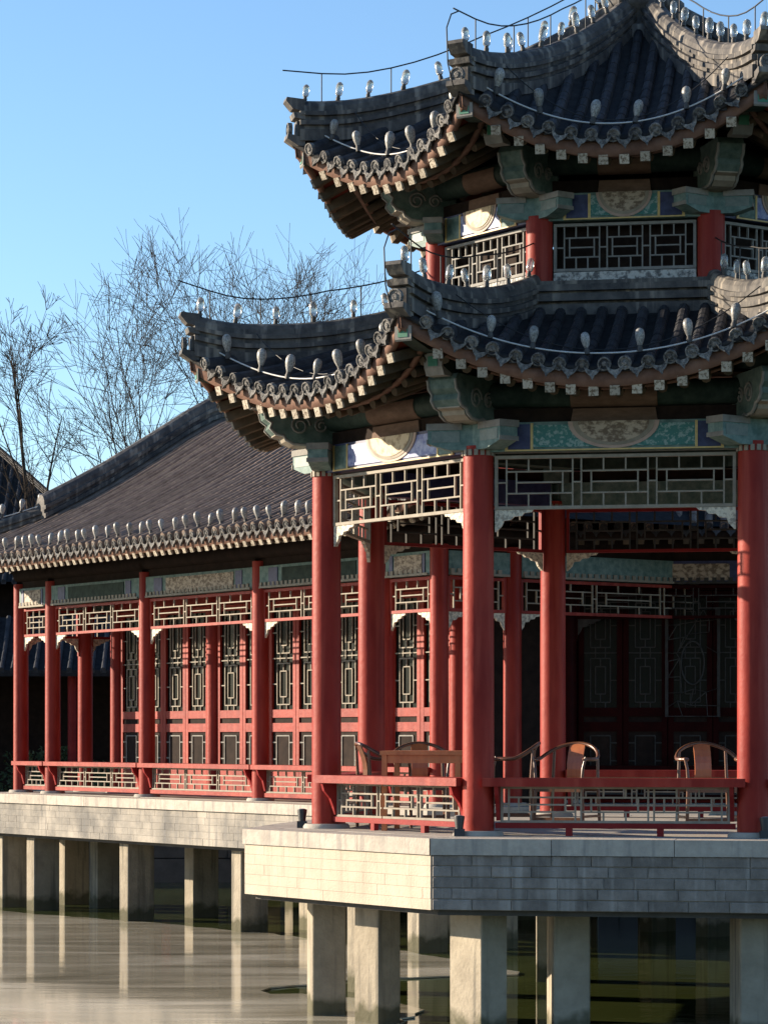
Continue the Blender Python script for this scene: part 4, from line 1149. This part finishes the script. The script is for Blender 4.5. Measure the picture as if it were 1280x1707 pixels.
armchair('armchair with pale lit splat standing beside the inner column', px(945, 28.0), 28.0, R(-28), 'chair_dark', 'chair_wood')
armchair('lone armchair with orange splat near the column at the right edge', px(1180, 27.7), 27.7, R(8), 'chair_dark', 'chair_wood')
tx, ty = px(712, 27.0), 27.15
tb = thing('square_table', 'low square reddish wooden table between armchairs inside the pavilion', 'table', (tx, ty, FLOOR), R(-10))
Mt = T(tx, ty, FLOOR) @ RZ(R(-10)); th = .78
part('table_top', MB().box(-.40, .40, -.40, .40, th - .04, th), 'table_wood', tb, Mt)
for sx in (-1, 1):
    for sy in (-1, 1): part('leg', MB().box(sx * .36 - .025, sx * .36 + .025, sy * .36 - .025, sy * .36 + .025, 0, th - .04), 'table_wood', tb, Mt)
    part('apron', MB().box(-.335, .335, sx * .36 - .012, sx * .36 + .012, th - .12, th - .041), 'table_wood', tb, Mt)
    part('apron', MB().box(sx * .36 - .012, sx * .36 + .012, -.335, .335, th - .12, th - .041), 'table_wood', tb, Mt)
# floodlights at the feet of the columns
def flood(label, M):
    t = thing('floodlight', label, 'floodlight', M.translation, 0, 'floodlights at the feet of the columns')
    part('housing', MB().lathe([(.036, 0), (.04, .04), (.05, .105), (.05, .12)], 14, M=M), 'black_metal', t)
    part('lens', MB().lathe([(.044, .1201), (.034, .127), (.008, .130)], 14, M=M), 'lens_glass', t)
    part('mount', MB().box(-.05, .05, -.04, .04, -.07, -.001, M), 'black_metal', t)
for k, l in ((0, 'small floodlight at the foot of the front corner column'), (7, 'small black floodlight at the foot of the column nearest the long hall'), (1, 'small floodlight at the foot of the column at the right edge')):
    p = CORN(k) @ Vector((.02 if k else -.05, -RAD - .26, FLOOR + .065)); 
    if k == 7: p = CORN(k) @ Vector((-.10, -RAD - .23, FLOOR + .065))
    flood(l, T(*p) @ Matrix.Rotation(R(-8), 4, 'X'))

# ------------------------------------------------------------------ bare winter trees
def tree(label, x, y, height, seed, lean=(0, 0), forks=3, spread=.5, r0=.11, base=.9, first=.45, dense=1.0, lf=1.0):
    r_ = random.Random(seed); trunk = MB(); crown = MB()
    t = thing('bare_tree', label, 'tree', (x, y, base), 0, 'bare winter trees behind the halls')
    def limb(p, d, L_, r, depth):
        n = max(3, int(L_ / .45)); pts = [p]; rs = [r]; cur = Vector(p); dd = Vector(d).normalized()
        bend = Vector((r_.uniform(-1, 1), r_.uniform(-1, 1), 0)) * (.008 if depth == 0 else .05)
        for i in range(n):
            dd = (dd + bend + Vector((r_.uniform(-1, 1), r_.uniform(-1, 1), r_.uniform(-.8, 1.0))) * (.12 if depth < 2 else .17) + Vector((0, 0, .06 if depth < 2 else .03))).normalized()
            cur = cur + dd * (L_ / n); pts.append(cur.copy()); rs.append(max(.005, r * (1 - (.90 if depth == 0 else .74) * (i + 1) / n)))
        (trunk if depth < 2 else crown).tube(pts, rs, 6 if depth < 1 else (5 if depth < 2 else 3), caps=False)
        if depth >= 4: return
        k = {0: forks + 2, 1: 5, 2: 5 if lf == 1 else 4, 3: 3}[depth]
        for j in range(k):
            f = r_.uniform(first if depth == 0 else .22, 1.0); i = min(n, max(1, int(f * n)))
            a = r_.uniform(0, 2 * math.pi); sp = (spread + .12) * r_.uniform(.6, 1.4) * (1 if depth == 0 else 1.45)
            ax = (pts[i] - pts[i - 1]).normalized(); o = ax.orthogonal().normalized(); o.rotate(Matrix.Rotation(a, 3, ax))
            nd = (ax + o * sp + Vector((0, 0, .10 if depth < 2 else .02))).normalized()
            limb(pts[i], nd, L_ * (lf if depth == 0 else 1) * r_.uniform(.40, .70) * (1.15 - .35 * f), max(.005, rs[i] * r_.uniform(.5, .72)), depth + 1)
    limb(Vector((x, y, base - .2)), Vector((lean[0], lean[1], 1)), height, r0 * 1.35, 0)
    part('trunk', trunk, 'bark', t); part('crown', crown, 'twig', t)
def sx_(u, Z): return (u - 640) / 4600 * Z
TREES = [(-10, 62, 10.2, 1, (-.01, 0), 3, .40, .09, .62, 'slender bare tree cut off by the picture edge beyond the far roof'),
         (88, 60, 10.3, 12, (-.015, 0), 6, .38, .10, .56, 'tall forked bare tree rising between the two tiled roofs'),
         (205, 63, 6.4, 23, (-.10, 0), 5, .62, .09, .42, 'low spreading bare tree behind the slope of the long hall roof'),
         (268, 61, 7.8, 34, (-.05, 0), 4, .46, .11, .50, 'bushy bare tree rising just beyond the tip of the pavilion lower roof'),
         (322, 66, 9.0, 45, (.01, 0), 5, .42, .12, .5, 'tall bare tree behind the outermost corner of the lower roof'),
         (392, 68, 9.6, 56, (.0, 0), 5, .40, .12, .5, 'bare tree whose fine top spreads over the middle of the lower roof'),
         (462, 66, 10.2, 67, (.01, 0), 5, .42, .12, .5, 'bare tree with dense pale twigs above the sunlit lower roof'),
         (585, 64, 9.6, 78, (.03, 0), 4, .42, .10, .5, 'thin bare tree seen between the two tiers of the pavilion'),
         (528, 70, 10.4, 90, (.0, 0), 5, .44, .10, .5, 'fine bare tree filling the gap left of the upper roof underside'),
         (165, 66, 9.6, 89, (.02, 0), 4, .44, .09, .58, 'small bare tree far behind the tall forked tree')]
for u, Z, h, sd, ln, fk, sp, r0, fs_, lab in TREES:
    tree(lab, sx_(u, Z), Z, h, sd, ln, fk, sp, r0, .9, fs_, 1.0, .46 if sd in (1, 12, 89) else 1.0)

# ------------------------------------------------------------------ neighbour building, rockery, far block
nb = thing('neighbour_house', 'dark tiled house whose hipped roof slopes down behind the end of the long hall', 'house', (-14, 62, .9))
part('wall', MB().box(-24, -6.2, 58.2, 66, .9, 6.2), 'dark_wood', nb)
def hip_face(rows=True):
    x0, x1, y0, y1, ze, sl_ = -25.0, -5.0, 57.0, 67.0, 6.0, .87
    zr = ze + sl_ * 5
    m = MB(); m.add([(x0, y0, ze), (x1, y0, ze), (x1, y1, ze), (x0, y1, ze), (x0 + 5, 62, zr), (x1 - 5, 62, zr)], [(0, 1, 5, 4), (1, 2, 5), (2, 3, 4, 5), (3, 0, 4), (3, 2, 1, 0)])
    d = part('roof', m, 'tile_deck', nb)
    for i in range(1, 60):
        x = x1 - i * .22; L_ = min(5, x1 - x)
        put('tile_row', tile_row_mb([(0, y0, ze), (0, y0 + L_, ze + sl_ * L_)], .05, .4).mesh('tile_row', 'tile'), d, T(x, 0, 0))
    part('hip_ridge', MB().sweep([(x1, y0, ze), (x1 - 2.5, y0 + 2.5, ze + sl_ * 2.5), (x1 - 5, 62, zr)], ridge_prof(.55), Vector((1, 1, 0)).normalized()), 'tile', d)
hip_face()
def gable_roof(parent, M, x0, x1, y0, y1, ze, zr, mname):
    mid = (y0 + y1) / 2; m = MB(); pr = []
    for i in range(9):
        f = i / 8; pr.append((y0 + (mid - y0) * f, ze + (zr - ze) * (.7 * f + .3 * f * f)))
    pr2 = [(y1 - (y - y0), z) for y, z in pr[::-1][1:]]; top = pr + pr2
    m.prism(top + [(y, z - .12) for y, z in top[::-1]], x0, x1, 'yz'); d = part('roof', m, mname, parent, M)
    n = int((x1 - x0) / .22)
    row = tile_row_mb([(0, y, z) for y, z in pr], .05, .4).mesh('tile_row', 'tile')
    for i in range(n + 1): put('tile_row', row, d, M @ T(x0 + .02 + i * (x1 - x0 - .04) / n, 0, 0))
    part('verge_ridge', MB().sweep([(x1 - .1, y, z) for y, z in top], ridge_prof(.9), (1, 0, 0)), 'ridge', d, M)
    part('verge_ridge', MB().sweep([(x0 + .1, y, z) for y, z in top], ridge_prof(.9), (1, 0, 0)), 'ridge', d, M)
    return d
lg = thing('low_gallery', 'low dark gallery with bluish tiled roof seen through the end of the long hall', 'gallery', (-7.6, 54, .9))
ML = T(-8.0, 55.6, .9) @ RZ(R(2))
gable_roof(lg, ML, -6, 6, -1.5, 1.5, 3.2, 4.3, 'tile_deck')
part('wall', MB().box(-5.8, 5.8, .6, .8, 0, 3.3), 'dark_wood', lg, ML)
for i in range(7): part('post', MB().lathe([(.09, 0), (.09, 3.2)], 12, (-5.6 + i * 1.85, -1.1, 0)), 'red_old', lg, ML)
# rockery
def rock(label, x, y, s, seed, h=1.0, base=.9):
    r_ = random.Random(seed); m = MB(); n1, n2 = 9, 12; vs = []; off = [(r_.uniform(.5, 1.6), r_.uniform(0, 6.28), r_.choice((2, 3, 5))) for _ in range(6)]
    for i in range(n1 + 1):
        th_ = math.pi * i / n1
        for j in range(n2):
            ph = 2 * math.pi * j / n2; k = 1 + sum(.10 * a * math.sin(c * ph + b + 2.1 * th_ * (q % 3)) for q, (a, b, c) in enumerate(off)) + r_.uniform(-.10, .10)
            vs.append((x + s * k * math.sin(th_) * math.cos(ph), y + s * .8 * k * math.sin(th_) * math.sin(ph), base - .1 + s * h * (.55 - .75 * k * math.cos(th_))))
    fs = [(i * n2 + j, i * n2 + (j + 1) % n2, (i + 1) * n2 + (j + 1) % n2, (i + 1) * n2 + j) for i in range(n1) for j in range(n2)]
    m.add(vs, fs); o = part('rock', m, 'rock', None)
    tag(o, label, 'rock', 'garden rocks behind the hall end')
for i, (u, Z, s, h, lab) in enumerate([(62, 53.0, .42, 1.7, 'tall pitted garden rock between the outermost columns of the long hall'), (112, 53.4, .40, 1.5, 'pale garden rock just left of the shaded inner column of the hall'),
                                       (78, 54.0, .36, 1.3, 'smaller garden rock behind the tall pitted one'), (172, 53.6, .45, 1.3, 'garden rock right of the shaded inner column of the hall'), (128, 54.3, .5, 1.2, 'broad garden rock at the back of the rockery')]):
    rock(lab, sx_(u, Z), Z, s, 100 + i, h)
def shrub(label, x, y, w, h, seed, n=900, base=.9):
    r_ = random.Random(seed); m = MB(); t = thing('shrub', label, 'shrub', (x, y, base), 0, 'evergreen shrubs behind the hall end')
    for i in range(n):
        a = r_.uniform(0, 6.28); rr_ = r_.random() ** .5; zz = r_.random()
        k = 1 + .25 * math.sin(3 * a + seed) ; p = Vector((x + w * rr_ * k * math.cos(a) * (1 - .4 * zz), y + w * rr_ * k * math.sin(a) * (1 - .4 * zz), base + .1 + h * zz))
        u = Vector((r_.uniform(-1, 1), r_.uniform(-1, 1), r_.uniform(-.5, 1))).normalized(); v = u.orthogonal().normalized(); s = r_.uniform(.04, .08)
        m.add([p - v * s * .4, p + u * s, p + v * s * .4, p - u * s], [(0, 1, 2, 3)])
    part('foliage', m, 'leaf', t)
    part('stem', MB().tube([(x, y, base - .1), (x, y, base + h * .6)], .03, 5), 'bark', t)
for i, (u, Z, w, h, lab) in enumerate([(45, 54.6, .7, 1.5, 'dark evergreen shrub behind the rocks at the hall end'), (100, 55.0, .8, 1.6, 'dark evergreen shrub between the garden rocks'), (165, 54.6, .8, 1.3, 'dark evergreen shrub by the inner lit column of the hall')]):
    shrub(lab, sx_(u, Z), Z, w, h, i)
# pale far block of flats
fb = thing('apartment_block', 'pale distant block with a grid of windows at the picture edge', 'building', (-22, 140, .9))
MFB = T(sx_(-40, 140), 140, .9)
part('wall', MB().box(-6, 3.4, 0, 8, 0, 8.2), 'far_wall', fb, MFB)
for i in range(5):
    for j in range(3): part('window', MB().box(-5.2 + i * 1.7, -4.3 + i * 1.7, -.06, -.01, 1.2 + j * 2.4, 2.6 + j * 2.4), 'window_dark', fb, MFB)
# added wall, unseen, blocks low sky reflected in the pond
gw = thing('sky_block_wall', 'unseen wall added behind the halls to block low sky', 'wall', (14, 57, .9))
part('wall_face', MB().box(-5.5, 60, 57, 57.4, .5, 4.1), 'slab_under', gw)
part('wall_coping', MB().prism([(56.8, 4.1), (57.6, 4.1), (57.2, 4.4)], -5.6, 60, 'yz'), 'tile_deck', gw)
# stone bank behind the halls, dark colour stands for the shade there
bank = thing('retaining_wall', 'stone retaining wall of the pond bank, coloured dark for the shade behind the piers', 'wall', (0, 53, 0))
for i in range(40):
    for j in range(3):
        x = -30 + i * 1.5 + (.75 if j % 2 else 0); part('stone', MB().box(x + .01, x + 1.49, 52.85 + .04 * ((i * 7 + j * 3) % 3), 53.6, -.5 + j * .48 + .01, -.03 + j * .48), 'slab_under', bank)
